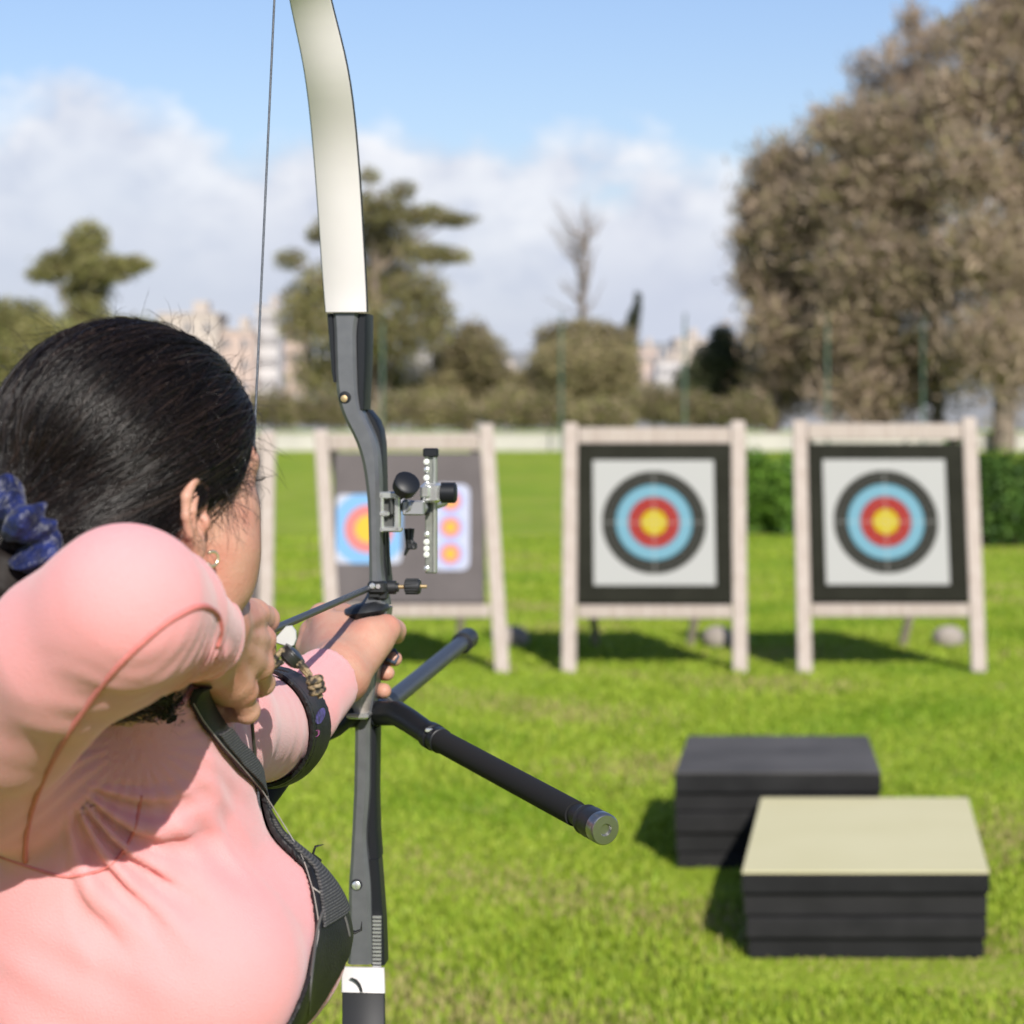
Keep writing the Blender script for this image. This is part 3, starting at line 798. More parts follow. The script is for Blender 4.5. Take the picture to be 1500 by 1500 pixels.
# ------------------------------------------------------------------ the bow
M_riser = mat('anodised_grey', (.125, .128, .138), .4, (.105, .108, .118), 60, 4, metal=.35, spec=.5, bump=.08, bscale=900, bumpdist=.0005)
M_rblack = mat('black_metal', (.008, .009, .012), .45, spec=.3)
M_limbw = mat('white_limb', (.60, .57, .575), .45, (.57, .54, .545), 9, spec=.25)
M_limbb = mat('black_limb', (.022, .022, .025), .55, spec=.3)
M_carbon = mat('carbon', (.02, .022, .03), .42, (.035, .037, .045), 500, 2, spec=.5)
M_blacksat = mat('black_satin', (.011, .012, .014), .5)
M_brass = mat('brass_bolt', (.42, .31, .17), .5, metal=.8)
M_silver = mat('silver_metal', (.72, .73, .72), .24, (.58, .58, .58), 60, metal=.75)
M_gripw = mat('laminate_grip', (.30, .27, .24), .45, (.20, .175, .155), 30, 4, stretch=(40, 40, 2), bump=.15, bscale=60)
M_string = mat('string_dark', (.035, .04, .05), .6, (.10, .11, .13), 700, 2, stretch=(1, 1, 1))
YB = 2.55
GF = np.array((.10, .995, 0)); GF /= np.linalg.norm(GF); GL = np.array((GF[1], -GF[0], 0))   # bow's forward and sideways directions
bow = thing('recurve_bow', 'dark grey recurve bow with white upper limb held drawn by the archer', 'bow', at(530, 930, YB))
def on_bow(px, py, fwd=0.0):
    """point of the bow's rear plane seen at px, py, then moved forward"""
    # plane through at(530, 930, YB) spanned by GL and z
    o = at(530, 930, YB); d = np.array(((px - 750) / FPX, 1.0, -(py - HZ) / FPX)); c = np.array((0, 0, CAMZ))
    n = GF; tt_ = ((o - c) @ n) / (d @ n)
    return c + d * tt_ + GF * fwd
# riser: rear face outline (row, left, right), depth behind it
prof = [(458, 486, 526, .030), (475, 488.5, 521.5, .032), (500, 489, 521, .035), (550, 490.5, 522.5, .040), (575, 492.5, 524, .046), (592, 496, 526, .052), (606, 500, 530, .056), (618, 506, 537, .058), (630, 513, 543, .058), (645, 520, 549, .058),
        (660, 526, 552, .058), (686, 532, 554, .056), (712, 535.5, 555, .054), (737, 538, 555, .052), (788, 539.5, 555.5, .048), (830, 540, 556, .046), (858, 540, 560, .046), (880, 536, 562, .048), (893, 516, 566, .05)]
prof2 = [(893, 516, 566, .05), (905, 518, 566, .05), (940, 520, 556, .05), (1000, 518, 550, .046), (1045, 518, 543, .044), (1065, 519.5, 541, .042), (1110, 519, 540.5, .042), (1160, 518, 540, .044), (1200, 516, 537, .046), (1222, 515, 535, .048), (1245, 513.5, 536, .05),
         (1262, 513, 538.5, .05), (1300, 510, 542, .048), (1360, 510, 543.5, .042), (1400, 509, 544, .036), (1418, 508, 544, .032)]
def interp_prof(pr, step=8):
    pr = np.array(pr, float); ys = np.arange(pr[0, 0], pr[-1, 0] + .1, step)
    out = []
    for y in ys:                       # smooth (cosine kernel) sampling
        wgt = np.linspace(-14, 14, 9); yy = np.clip(y + wgt, pr[0, 0], pr[-1, 0])
        out.append([y] + [np.mean(np.interp(yy, pr[:, 0], pr[:, k])) for k in (1, 2, 3)])
    return out
def riser_rings(pr, d0=0.0, ch=.004):
    rings = []
    for y, l, r_, dep in interp_prof(pr):
        a, b = on_bow(l, y), on_bow(r_, y)
        x = (b - a); wv = np.linalg.norm(x); x /= wv; c = min(ch, wv * .3)
        rings.append([a + x * c + GF * d0, b - x * c + GF * d0, b + GF * (d0 + c), b + GF * (dep - c), b - x * c + GF * dep, a + x * c + GF * dep, a + GF * (dep - c), a + GF * (d0 + c)])
    return rings
m = MB(); m.strip(riser_rings(prof)); m.strip(riser_rings(prof2)); 
rz = m.build('riser', M_riser, bow, 35)
# bolts in the riser and dark pockets beside the limb ends
def disc(mb, px, py, r, dep=.003, off=.0):
    p = on_bow(px, py, off); mb.lathe(p, -GF, [(-.004, r), (dep * .7, r), (dep, r * .85)], 20)
m = MB(); disc(m, 505.5, 582, .0068, .0008); m.build('bolt_hole', M_rblack, rz, 40)
m = MB(); disc(m, 504, 584, .0040, .0010); m.build('bolt', M_brass, rz, 40)
m = MB(); disc(m, 522.5, 1296, .0064, .0008); m.build('bolt_hole', M_rblack, rz, 40)
m = MB(); disc(m, 522, 1297, .0048, .0018); m.build('bolt', M_silver, rz, 40)
def pad(pts_l, pts_r, d0, d1, name, mt=M_rblack):
    m = MB(); rings = []
    for (y, l), (_, r_) in zip(pts_l, pts_r):
        a, b = on_bow(l, y), on_bow(r_, y); c = (b - a) * .2
        rings.append([a + c + GF * d0, b - c + GF * d0, b + GF * (d0 + .003), b + GF * d1, a + GF * d1, a + GF * (d0 + .003)])
    m.strip(rings); return m.build(name, mt, rz, 40)
pad([(459, 478), (475, 479), (500, 481), (540, 484), (560, 487)], [(459, 487), (475, 489), (500, 490), (540, 491), (560, 492)], .002, .036, 'limb_pocket')
pad([(459, 525), (475, 521), (500, 520), (540, 521), (575, 522), (600, 526)], [(459, 537), (475, 537), (500, 537), (540, 536), (575, 534), (600, 533)], .002, .046, 'limb_pocket')
pad([(600, 524), (615, 531), (630, 541), (650, 548), (690, 551), (750, 552), (820, 553), (856, 554)], [(600, 533), (615, 545), (630, 551), (650, 554), (690, 555), (750, 556.5), (820, 559), (856, 563)], .03, .062, 'riser_back')
pad([(1262, 535), (1300, 538), (1355, 540), (1418, 541)], [(1262, 552), (1300, 555), (1355, 559), (1418, 561)], .010, .04, 'limb_pocket', M_rblack)
pad([(1070, 538), (1160, 537), (1222, 533), (1262, 535)], [(1070, 549), (1160, 547.5), (1222, 549), (1262, 552)], .016, .046, 'riser_back')
m = MB(); p = on_bow(551, 1385, .006)
for k in range(15): m.box(p + (0, 0, .03 - k * .0042), (.0095, .004, .0026), (GL, GF, (0, 0, 1)))
m.build('weight_ridges', M_silver, rz)
# shelf: rounded lip above the grip
m = MB(); c = on_bow(534, 896, .012); rings = []
for z, s in ((-.009, .55), (-.006, .86), (0, 1.0), (.005, .9), (.009, .6)):
    rings.append([c + GL * (.026 * s * math.cos(a)) + GF * (.034 * s * math.sin(a)) + np.array((0, 0, z + .003 * math.cos(a))) for a in np.linspace(0, 2 * math.pi, 25)[:-1]])
m.strip(rings); m.build('shelf', M_blacksat, rz, 60)
# grip
m = MB(); rings = []
for y, l, r_, s in ((902, 515, 556, .012), (930, 513, 553, .020), (965, 509, 550, .022), (1000, 508.5, 549, .020), (1030, 511, 544, .016), (1043, 513, 541, .012)):
    a, b = on_bow(l, y), on_bow(r_, y); c = (a + b) / 2; h = np.linalg.norm(b - a) / 2
    rings.append([c + GL * (h * math.copysign(abs(math.cos(q)) ** .7, math.cos(q))) + GF * (.016 + (.016 + s * .9) * math.copysign(abs(math.sin(q)) ** .8, math.sin(q))) for q in np.linspace(0, 2 * math.pi, 21)[:-1]])
m.strip(rings); m.build('grip', M_gripw, bow, 60)
m = MB(); a = on_bow(527, 1046, -.008); m.box(a, (.026, .03, .006), (GL, GF, (0, 0, 1)), .002); m.build('grip_end_cap', M_silver, bow)

# limbs: broad bands that sweep back towards the archer
def limb(keys, thick, cut=None):
    """keys: (px, row, depth, width)"""
    K = np.array(keys, float); n = 40; ss = np.linspace(0, len(K) - 1, n); pts = []
    ctr = np.array([at(*k[:3]) for k in K])
    from mathutils import Vector as V3
    def cat(i, arr):
        i0 = int(min(i, len(arr) - 2)); f = i - i0; p0, p1, p2, p3 = arr[max(i0 - 1, 0)], arr[i0], arr[i0 + 1], arr[min(i0 + 2, len(arr) - 1)]
        return .5 * (2 * p1 + (p2 - p0) * f + (2 * p0 - 5 * p1 + 4 * p2 - p3) * f * f + (3 * p1 - p0 - 3 * p2 + p3) * f ** 3)
    cc = np.array([cat(s, ctr) for s in ss]); ww = np.array([cat(s, K[:, 3]) for s in ss])
    T = np.gradient(cc, axis=0); T /= np.linalg.norm(T, axis=1)[:, None]
    rings = []
    for c, wv, t_ in zip(cc, ww, T):
        nn = np.cross(GL, t_); nn /= np.linalg.norm(nn)
        if nn[1] < 0: nn = -nn
        h = wv / 2; e = .0012
        rings.append([c - GL * (h - e), c + GL * (h - e), c + GL * h + nn * e, c + GL * h + nn * thick, c - GL * h + nn * thick, c - GL * h + nn * e])
    return rings
UP = [(506.5, 457, YB - .004, .0455), (503, 400, YB - .012, .047), (491.5, 230, YB - .05, .0475), (478, 110, YB - .105, .046), (454, 0, 2.40, .0425), (436, -90, 2.33, .038), (422, -180, 2.26, .028), (416, -230, 2.205, .02), (413, -245, 2.17, .015)]
rings = limb(UP, .0014)
m = MB(); m.strip(rings); ul = m.build('upper_limb', M_limbw, bow, 50)
m = MB(); m.strip([[q + GF * .0013 + (q - (r_[0] + r_[1]) / 2) @ GL * GL * .035 + GF * (.006 * (i_ in (3, 4))) for i_, q in enumerate(r_)] for r_ in rings]); m.build('limb_backing', M_limbb, ul, 50)
LW = [(530.5, 1419, YB - .004, .046), (532, 1500, YB - .016, .047), (528, 1640, YB - .06, .0465), (512, 1760, YB - .13, .044), (490, 1870, 2.34, .038), (468, 1960, 2.26, .026), (458, 2010, 2.2, .018), (452, 2030, 2.17, .015)]
rings = limb(LW, .0065)
m = MB(); m.strip(rings); ll = m.build('lower_limb', M_limbb, bow, 50)
band = [[q - GF * .0006 + (q - (r_[0] + r_[1]) / 2) @ GL * GL * .02 for q in r_] for r_ in limb([(530.7, 1417.5, YB - .0045, .046), (531.3, 1436, YB - .006, .0462), (531.6, 1454, YB - .009, .0464)], .0075)]
m = MB(); m.strip(band); m.build('white_band', M_limbw, ll, 50)
mk = [(512, 1433), (516, 1432), (523, 1435), (528, 1441), (530.5, 1448), (531.5, 1453.5), (527.5, 1453), (526, 1447), (523, 1441), (518, 1436.5)]
m = MB(); m.strip([[at(x, y, YB - .0105) for x, y in mk], [at(x, y, YB - .0075) for x, y in mk]]); m.build('logo_mark', M_blacksat, ll)
# string
NOCK = at(359, 940, 1.875)
tipu, tipl = at(413, -243, 2.168), at(452, 2028, 2.168)
m = MB(); m.tube([tipu, tipu + (NOCK - tipu) * .5, NOCK], .00105, 8); m.tube([NOCK, (NOCK + tipl) / 2, tipl], .00105, 8)
bs = m.build('bowstring', M_string, bow, 60)
m = MB()
for e in (tipu, tipl):
    d = (e - NOCK) / np.linalg.norm(e - NOCK); m.tube([NOCK, NOCK + d * .11], .00145, 8)
m.build('serving', mat('serving_thread', (.016, .016, .018), .5, (.05, .045, .03), 900), bs, 60)
# arrow
REST = on_bow(540, 862, .01)
adir = (REST - NOCK) / np.linalg.norm(REST - NOCK)
arrow = thing('arrow', 'dark carbon arrow running from the fingers to the bow rest', 'arrow', NOCK)
m = MB(); m.tube([NOCK + adir * .012, REST, REST + adir * .05], .0036, 12); m.build('shaft', M_carbon, arrow, 60)
m = MB(); m.tube([NOCK - adir * .004, NOCK + adir * .014], [.0030, .0038], 10); m.build('nock', mat('nock_amber', (.75, .42, .05), .35, transl=.2), arrow, 60)
m = MB(); m.tube([REST + adir * .05, REST + adir * .07, REST + adir * .078], [.0037, .003, .0003], 12); m.build('point', M_silver, arrow, 60)
M_fl = mat('fletching', (.70, .55, .10), .6)
for q in (20, 140, 260):
    u = np.cross(adir, (0, 0, 1)); u /= np.linalg.norm(u); v = np.cross(adir, u); e = u * math.cos(R(q)) + v * math.sin(R(q)); sd = np.cross(adir, e) * .0003
    pr_ = [(.024, .0034), (.028, .0075), (.034, .0085), (.052, .0045), (.056, .0034)]
    m = MB(); m.strip([[NOCK + adir * d + e * h + sd for d, h in pr_], [NOCK + adir * d + e * h - sd for d, h in pr_]]); m.build('fletching', M_fl, arrow)
# rest, plunger
m = MB()
m.box(on_bow(553, 860, .0), (.020, .018, .013), (GL, GF, (0, 0, 1)), .002); m.box(on_bow(557, 872, .004), (.016, .014, .010), (GL, GF, (0, 0, 1)), .002)
m.box(on_bow(549, 870, -.002), (.012, .006, .008), (GL, GF, (0, 0, 1)), .001)
m.lathe(on_bow(565, 862, .016), GL, [(0, .0075), (.009, .0075), (.009, .005), (.012, .005)], 18)
rest = m.build('arrow_rest', M_blacksat, bow, 40)
m = MB(); m.lathe(on_bow(547.5, 857.5, -.009), -GF, [(0, .0034), (.002, .0034), (.003, .0024)], 12); m.lathe(on_bow(556, 858, -.009), -GF, [(0, .0026), (.002, .0026)], 12); m.build('rest_screw', M_silver, rest, 40)
m = MB(); m.lathe(on_bow(572, 861, .016), GL, [(0, .0022), (.016, .0022)], 12); m.build('plunger_pin', M_brass, rest, 40)
m = MB(); m.lathe(on_bow(590, 860.5, .016), GL, [(0, .0065), (.001, .0083), (.016, .0083), (.0175, .007)], 24)
for a in range(16): 
    q = 2 * math.pi * a / 16; m.box(on_bow(590, 860.5, .016) + GL * .008 + GF * .0083 * math.cos(q) + np.array((0, 0, .0083 * math.sin(q))), (.014, .0012, .0012))
m.build('plunger_knob', M_blacksat, rest, 40)
m = MB(); m.lathe(on_bow(613, 860.5, .016), GL, [(0, .0022), (.007, .0020)], 10); m.build('plunger_tip', M_brass, rest, 40)
# clicker blade under the sight block
m = MB(); a, b = on_bow(561, 780, .03), on_bow(564, 846, .03); m.tube([a, (a + b) / 2, b], [.0028, .0035, .0028], 8, flat=.4); m.build('clicker', M_rblack, rest, 40)
# sight
sight = MB()
def sb(px, py, fw_, size, bev=.0015): return (on_bow(px, py, fw_), size, (GL, GF, (0, 0, 1)), bev)
m = MB(); 
for a in ((569, 726, .012, (.026, .012, .008)), (557.5, 752, .012, (.0045, .012, .044)), (569, 776, .012, (.026, .012, .006)), (580, 752, .012, (.006, .012, .040)), (561, 753, .010, (.012, .010, .006))): m.box(*sb(*a))
m.build('sight_mount', M_silver, bow, 40)
m = MB(); m.box(*sb(568.5, 752, .021, (.020, .010, .042))); m.box(*sb(572, 738, .012, (.004, .010, .026))); m.build('mount_core', mat('dark_gap', (.05, .052, .05), .5), bow, 40)
m = MB(); m.lathe(on_bow(583, 728, .012), np.array(on_bow(600, 704, -.01)) - on_bow(583, 728, .012), [(0, .004), (.016, .0045), (.016, .0135), (.028, .0145), (.030, .012)], 24); m.build('sight_knob', M_rblack, bow, 40)
m = MB(); m.lathe(on_bow(588, 722, .008), np.array(on_bow(600, 704, -.01)) - on_bow(583, 728, .012), [(0, .005), (.012, .005)], 14); m.build('knob_screw', M_brass, bow, 40)
m = MB(); m.tube([on_bow(590, 742, .015), on_bow(609, 746, .03), on_bow(617, 744, .19)], [.008, .007, .006], 10); m.box(*sb(602, 745, .02, (.024, .014, .016))); m.build('sight_arm', mat('grey_metal', (.33, .33, .345), .4, metal=.6), bow, 40)
YS = .06
m = MB(); a = on_bow(621, 755, YS)
zz = (on_bow(621, 662, YS)[2] - on_bow(621, 845, YS)[2]); m.box(on_bow(621, 753.5, YS), (.0135, .006, zz), (GL, GF, (0, 0, 1)), .001)
vb = m.build('sight_scale', mat('pale_metal', (.30, .31, .28), .35, (.22, .23, .21), 60, metal=.55), bow, 40)
m = MB(); m.box(*sb(626.5, 756, YS - .002, (.003, .008, zz * .96), .0005)); m.build('scale_rail', mat('rail_metal', (.55, .56, .52), .3, metal=.8), vb, 40)
for py in (668, 678, 690, 702, 712, 787, 798, 808, 817, 838):
    m = MB(); m.lathe(on_bow(614.5, py, YS - .0035), -GF, [(0, .0034), (.0012, .0034), (.002, .002)], 14); m.build('scale_hole', M_silver if py in (690, 712, 838, 787) else mat('hole_grey', (.6, .62, .58), .4), vb, 40)
m = MB(); m.box(*sb(621, 664, YS - .004, (.017, .009, .010))); m.build('scale_cap', M_rblack, vb, 40)
m = MB(); m.box(*sb(623, 724, YS - .012, (.022, .02, .022), .003)); m.box(*sb(616, 722, YS - .02, (.012, .012, .016), .003)); m.build('sight_carriage', M_silver, bow, 40)
m = MB(); m.box(*sb(614, 742, YS - .01, (.010, .012, .022), .002)); m.build('carriage_lock', M_rblack, bow, 40)
m = MB(); m.lathe(on_bow(633, 724, YS - .012), GL, [(0, .007), (.004, .007), (.004, .0115), (.019, .0115), (.021, .009)], 22); m.build('windage_knob', M_rblack, bow, 40)
# aperture pin below the arm
m = MB(); m.tube([on_bow(585, 778, YS), on_bow(587, 805, YS), on_bow(581, 818, YS)], [.004, .003, .0015], 8); m.tube([on_bow(592, 778, YS), on_bow(590, 795, YS), on_bow(594, 808, YS)], [.003, .003, .005], 8)
m.box(*sb(592, 804, YS, (.011, .008, .008))); m.build('aperture', M_blacksat, bow, 40)
# stabilisers
VB = on_bow(533, 1052, .035)
m = MB(); m.box(VB, (.034, .05, .022), (GL, GF, (0, 0, 1)), .004); m.lathe(on_bow(549, 1052, .02), -GF, [(0, .009), (.012, .009), (.013, .006)], 16); vbar = m.build('stabiliser_block', M_rblack, bow, 40)
m = MB(); a = VB + GF * .02; e = at(683, 937, 3.16); s0 = at(556, 1040, 2.60); m.tube([a, s0], [.012, .011], 16); m.tube([s0, e], .0105, 16); ls = m.build('front_stabiliser', M_carbon, bow, 60)
m = MB(); d = (e - s0) / np.linalg.norm(e - s0); m.lathe(e - d * .035, d, [(0, .0105), (.001, .0145), (.05, .0145), (.053, .012)], 22); m.build('stabiliser_weight', M_rblack, ls, 40)
m = MB(); m.lathe(s0 + d * .02, d, [(0, .0108), (.001, .013), (.03, .013), (.031, .0108)], 20); m.box(s0 + d * .06 + np.array((.008, 0, -.008)), (.012, .012, .01), None, .002); m.build('collar', M_rblack, ls, 40)
def side_rod(p1, p2, p3, name):
    m = MB(); m.tube([VB + GF * .006, p1 * .7 + VB * .3 + np.array((0, 0, .006)), p1, p2], [.0135, .0135, .013, .012], 18); sd = m.build(name, M_rblack, bow, 60)
    d = (p3 - p2) / np.linalg.norm(p3 - p2)
    m = MB(); m.lathe(p2 - d * .006, d, [(0, .0125), (.002, .0145), (.014, .0145), (.016, .0125), (.018, .0135), (.03, .0135), (.031, .012)], 22); m.build('collar', M_silver if False else M_rblack, sd, 40)
    L = np.linalg.norm(p3 - p2)
    m = MB(); m.tube([p2 + d * .02, p2 + d * (L - .05)], .0122, 18); m.build('rod_sleeve', mat('black_sleeve', (.011, .0112, .0125), .8, spec=.25), sd, 60)
    m = MB(); m.tube([p2 + d * (L * .62), p3 - d * .03], .0102, 18); m.build('rod', M_blacksat, sd, 60)
    m = MB(); m.lathe(p3 - d * .035, d, [(0, .010), (.002, .0135), (.005, .0145), (.007, .0135), (.012, .0135), (.014, .0148), (.030, .0148)], 26); wt = m.build('end_weight', M_blacksat, sd, 40)
    m = MB(); m.lathe(p3 - d * .005, d, [(0, .0148), (.004, .0150), (.010, .0148), (.0115, .0135), (.0118, .006), (.009, .005), (.009, .003)], 28); m.build('weight_face', mat('steel', (.36, .36, .35), .3, metal=.95), wt, 40)
    m = MB(); m.box(p2 + d * .004 + np.array((0, -.010, .0085)), (.016, .010, .004), None, .001); m.build('clamp_plate', M_silver, sd)
side_rod(at(600, 1056, 2.50), at(632, 1078, 2.465), at(882, 1213, 2.14), 'side_stabiliser')
side_rod(at(490, 1062, 2.53), at(452, 1082, 2.50), at(300, 1290, 2.22), 'side_stabiliser')
# ------------------------------------------------------------------ the archer
def skin_mat():
    m = mat('skin', (.45, .25, .18), .5, (.43, .195, .14), 34, 6, lo=.4, hi=.66, bump=.4, bscale=330, sss=.12, spec=.4, bumpdist=.0014)
    return m
M_skin = skin_mat()
M_shirt = bpy.data.materials.new('pink_jersey'); M_shirt.use_nodes = True
def shirt_nodes():
    t = M_shirt.node_tree; b = t.nodes['Principled BSDF']
    b.inputs['Roughness'].default_value = .8; b.inputs['Specular IOR Level'].default_value = .2
    b.inputs['Subsurface Weight'].default_value = .35; b.inputs['Subsurface Radius'].default_value = (1, .25, .28); b.inputs['Subsurface Scale'].default_value = .012
    b.inputs['Sheen Weight'].default_value = .2; b.inputs['Sheen Roughness'].default_value = .5
    co = t.nodes.new('ShaderNodeTexCoord').outputs['Object']
    n = t.nodes.new('ShaderNodeTexNoise'); n.inputs['Scale'].default_value = 9; n.inputs['Detail'].default_value = 5; t.links.new(co, n.inputs['Vector'])
    mx = t.nodes.new('ShaderNodeMix'); mx.data_type = 'RGBA'; t.links.new(n.outputs[0], mx.inputs[0])
    mx.inputs[6].default_value = (.62, .258, .264, 1); mx.inputs[7].default_value = (.68, .308, .312, 1)
    v = t.nodes.new('ShaderNodeTexVoronoi'); v.inputs['Scale'].default_value = 620; t.links.new(co, v.inputs['Vector'])
    n2 = t.nodes.new('ShaderNodeTexNoise'); n2.inputs['Scale'].default_value = 900; t.links.new(co, n2.inputs['Vector'])
    ad = t.nodes.new('ShaderNodeMath'); ad.operation = 'ADD'; t.links.new(v.outputs['Distance'], ad.inputs[0]); t.links.new(n2.outputs[0], ad.inputs[1])
    bn = t.nodes.new('ShaderNodeBump'); bn.inputs['Strength'].default_value = .4; bn.inputs['Distance'].default_value = .0008
    t.links.new(ad.outputs[0], bn.inputs['Height']); t.links.new(bn.outputs[0], b.inputs['Normal']); t.links.new(mx.outputs[2], b.inputs['Base Color'])
shirt_nodes()
M_seam = mat('coral_seam', (.60, .185, .165), .8, (.52, .15, .14), 300, bump=.5, bscale=700)
M_hair = mat('dark_hair', (.008, .006, .0055), .55, (.013, .009, .0075), 40, 4, spec=.12, bump=.5, bscale=60)
M_strand = mat('hair_strand', (.009, .0055, .0045), .32, spec=.45)
M_strand_v = mat('hair_strand_mixed', (1, 1, 1), .33, tint=True, spec=.42)
M_velvet = mat('blue_velvet', (.002, .004, .030), .5, (.006, .016, .12), 90, 5, lo=.4, hi=.7, sheen=.15, bump=.9, bscale=160, bumpdist=.004)  # brighter blue mottle paints in highlights on the folds
M_guard = mat('black_leather', (.009, .009, .010), .5, (.016, .015, .016), 30, bump=.35, bscale=500, spec=.25)
M_web = bpy.data.materials.new('black_webbing'); M_web.use_nodes = True
def web_nodes():
    t = M_web.node_tree; b = t.nodes['Principled BSDF']; b.inputs['Roughness'].default_value = .75
    co = t.nodes.new('ShaderNodeTexCoord').outputs['Object']
    wv = t.nodes.new('ShaderNodeTexWave'); wv.wave_type = 'BANDS'; wv.bands_direction = 'Z'; wv.inputs['Scale'].default_value = 150; wv.inputs['Distortion'].default_value = .6
    t.links.new(co, wv.inputs['Vector'])
    ck = t.nodes.new('ShaderNodeTexVoronoi'); ck.inputs['Scale'].default_value = 480; t.links.new(co, ck.inputs['Vector'])
    mu = t.nodes.new('ShaderNodeMath'); mu.operation = 'MULTIPLY'; t.links.new(wv.outputs[1], mu.inputs[0]); t.links.new(ck.outputs['Distance'], mu.inputs[1])
    mx = t.nodes.new('ShaderNodeMix'); mx.data_type = 'RGBA'; t.links.new(mu.outputs[0], mx.inputs[0])
    mx.inputs[6].default_value = (.016, .016, .018, 1); mx.inputs[7].default_value = (.13, .125, .12, 1)
    t.links.new(mx.outputs[2], b.inputs['Base Color'])
    bn = t.nodes.new('ShaderNodeBump'); bn.inputs['Strength'].default_value = .6; bn.inputs['Distance'].default_value = .001
    t.links.new(mu.outputs[0], bn.inputs['Height']); t.links.new(bn.outputs[0], b.inputs['Normal'])
web_nodes()

HD = 1.75
O = at(195, 757, HD); HA = R(43.0)
hf = np.array((math.sin(HA), math.cos(HA), 0)); hr = np.array((math.cos(HA), -math.sin(HA), 0)); hu = np.array((0, 0, 1.0))
HM = np.stack([hr, hf, hu]).astype(np.float32)            # rows: head axes
def h2w(q): return O + np.asarray(q, float) @ HM
def w2h(p): return (p - O.astype(np.float32)) @ HM.T

NB = at(184, 1062, 1.85)                                     # base of the neck
SR, SLf = at(-50, 1112, 1.74), at(296, 1066, 2.06)           # shoulders
ER, WR = at(183, 890, 1.55), at(314, 936, 1.79)              # drawing elbow, wrist
EL, WL = at(394, 1066, 2.31), at(497, 984, 2.465)            # bow elbow, wrist
tl = np.array((.22, .975, 0)); tl /= np.linalg.norm(tl); tn = np.array((tl[1], -tl[0], 0)); TA = np.stack([tl, tn, (0, 0, 1)]).astype(np.float32)
TC = np.array((-.325, 1.91, 1.13))

def f_head(p):
    q = w2h(p); s = q.copy(); s[:, 0] = np.abs(q[:, 0])
    d = ell(s, (0, -.005, .045), (.074, .097, .086))
    d = smin(d, ell(s, (0, .030, -.015), (.060, .064, .085)), .025)
    d = smin(d, ell(s, (.036, .050, -.022), (.034, .033, .030)), .02)
    d = smin(d, ell(s, (.036, .062, .008), (.022, .019, .020)), .02)
    d = smin(d, ell(s, (.032, .050, -.050), (.030, .031, .030)), .02)
    d = smin(d, cone(s, (.050, .005, -.060), (.012, .072, -.100), .018, .017), .02)
    d = smin(d, ell(s, (.029, .074, .042), (.022, .014, .011)), .018)
    d = smin(d, cone(s, (0, .088, .030), (0, .108, -.014), .0075, .011), .012)
    d = smin(d, ell(s, (.011, .100, -.018), (.010, .011, .008)), .008)
    d = smin(d, ell(s, (0, .084, -.058), (.027, .017, .019)), .016)
    d = smin(d, ell(s, (0, .099, -.052), (.020, .006, .0048)), .004)
    d = smin(d, ell(s, (0, .097, -.063), (.018, .0065, .0052)), .004)
    d = -smin(-d, ell(s, (.030, .0985, .021), (.015, .013, .009)), .010)
    d = smin(d, ell(s, (.031, .0765, .023), (.0135, .0125, .012)), .003)
    # ears
    c = np.array((.0765, -.005, .002)); e1 = np.array((.010, -.034, -.003)); e1 /= np.linalg.norm(e1); e3 = np.array((.96, .28, 0)); e3 -= e1 * (e3 @ e1); e3 /= np.linalg.norm(e3); e2 = np.cross(e3, e1)
    if e2[2] < 0: e2 = -e2
    A = np.stack([e1, e2, e3]).astype(np.float32)
    t = (s - c.astype(np.float32)) @ A.T
    near = np.linalg.norm(t, axis=1) < .07
    e = np.full(len(p), .05, np.float32)
    if near.any():
        u = t[near]
        b = ell(u, (0, 0, -.001), (.0165, .028, .0065))
        hx_ = [(-.011, .006, .002), (-.0125, .018, .004), (-.005, .0275, .005), (.007, .027, .006), (.0155, .017, .006), (.017, .003, .006), (.013, -.011, .005), (.005, -.020, .003)]
        b = smin(b, chain(u, hx_, [.003, .0034, .0036, .0038, .004, .0036, .0032, .003], .002), .003)
        b = -smin(-b, ell(u, (-.002, -.003, .0085), (.009, .0135, .0085)), .004)
        b = -smin(-b, cone(u, (.002, .020, .0085), (.0125, .004, .0085), .0032, .003), .003)
        b = smin(b, chain(u, [(.001, .016, .004), (.0075, .006, .005), (.007, -.006, .004), (.001, -.014, .004)], [.0026, .0032, .003, .0028], .002), .003)
        b = smin(b, ell(u, (-.0105, -.005, .004), (.004, .006, .004)), .003)
        b = smin(b, ell(u, (-.003, -.024, .001), (.008, .0095, .0045)), .005)
        e[near] = b
    d = smin(d, e, .006)
    d = smin(d, cone(p, h2w((0, -.022, -.03)), NB - (0, 0, .02), .052, .054), .03)
    return d

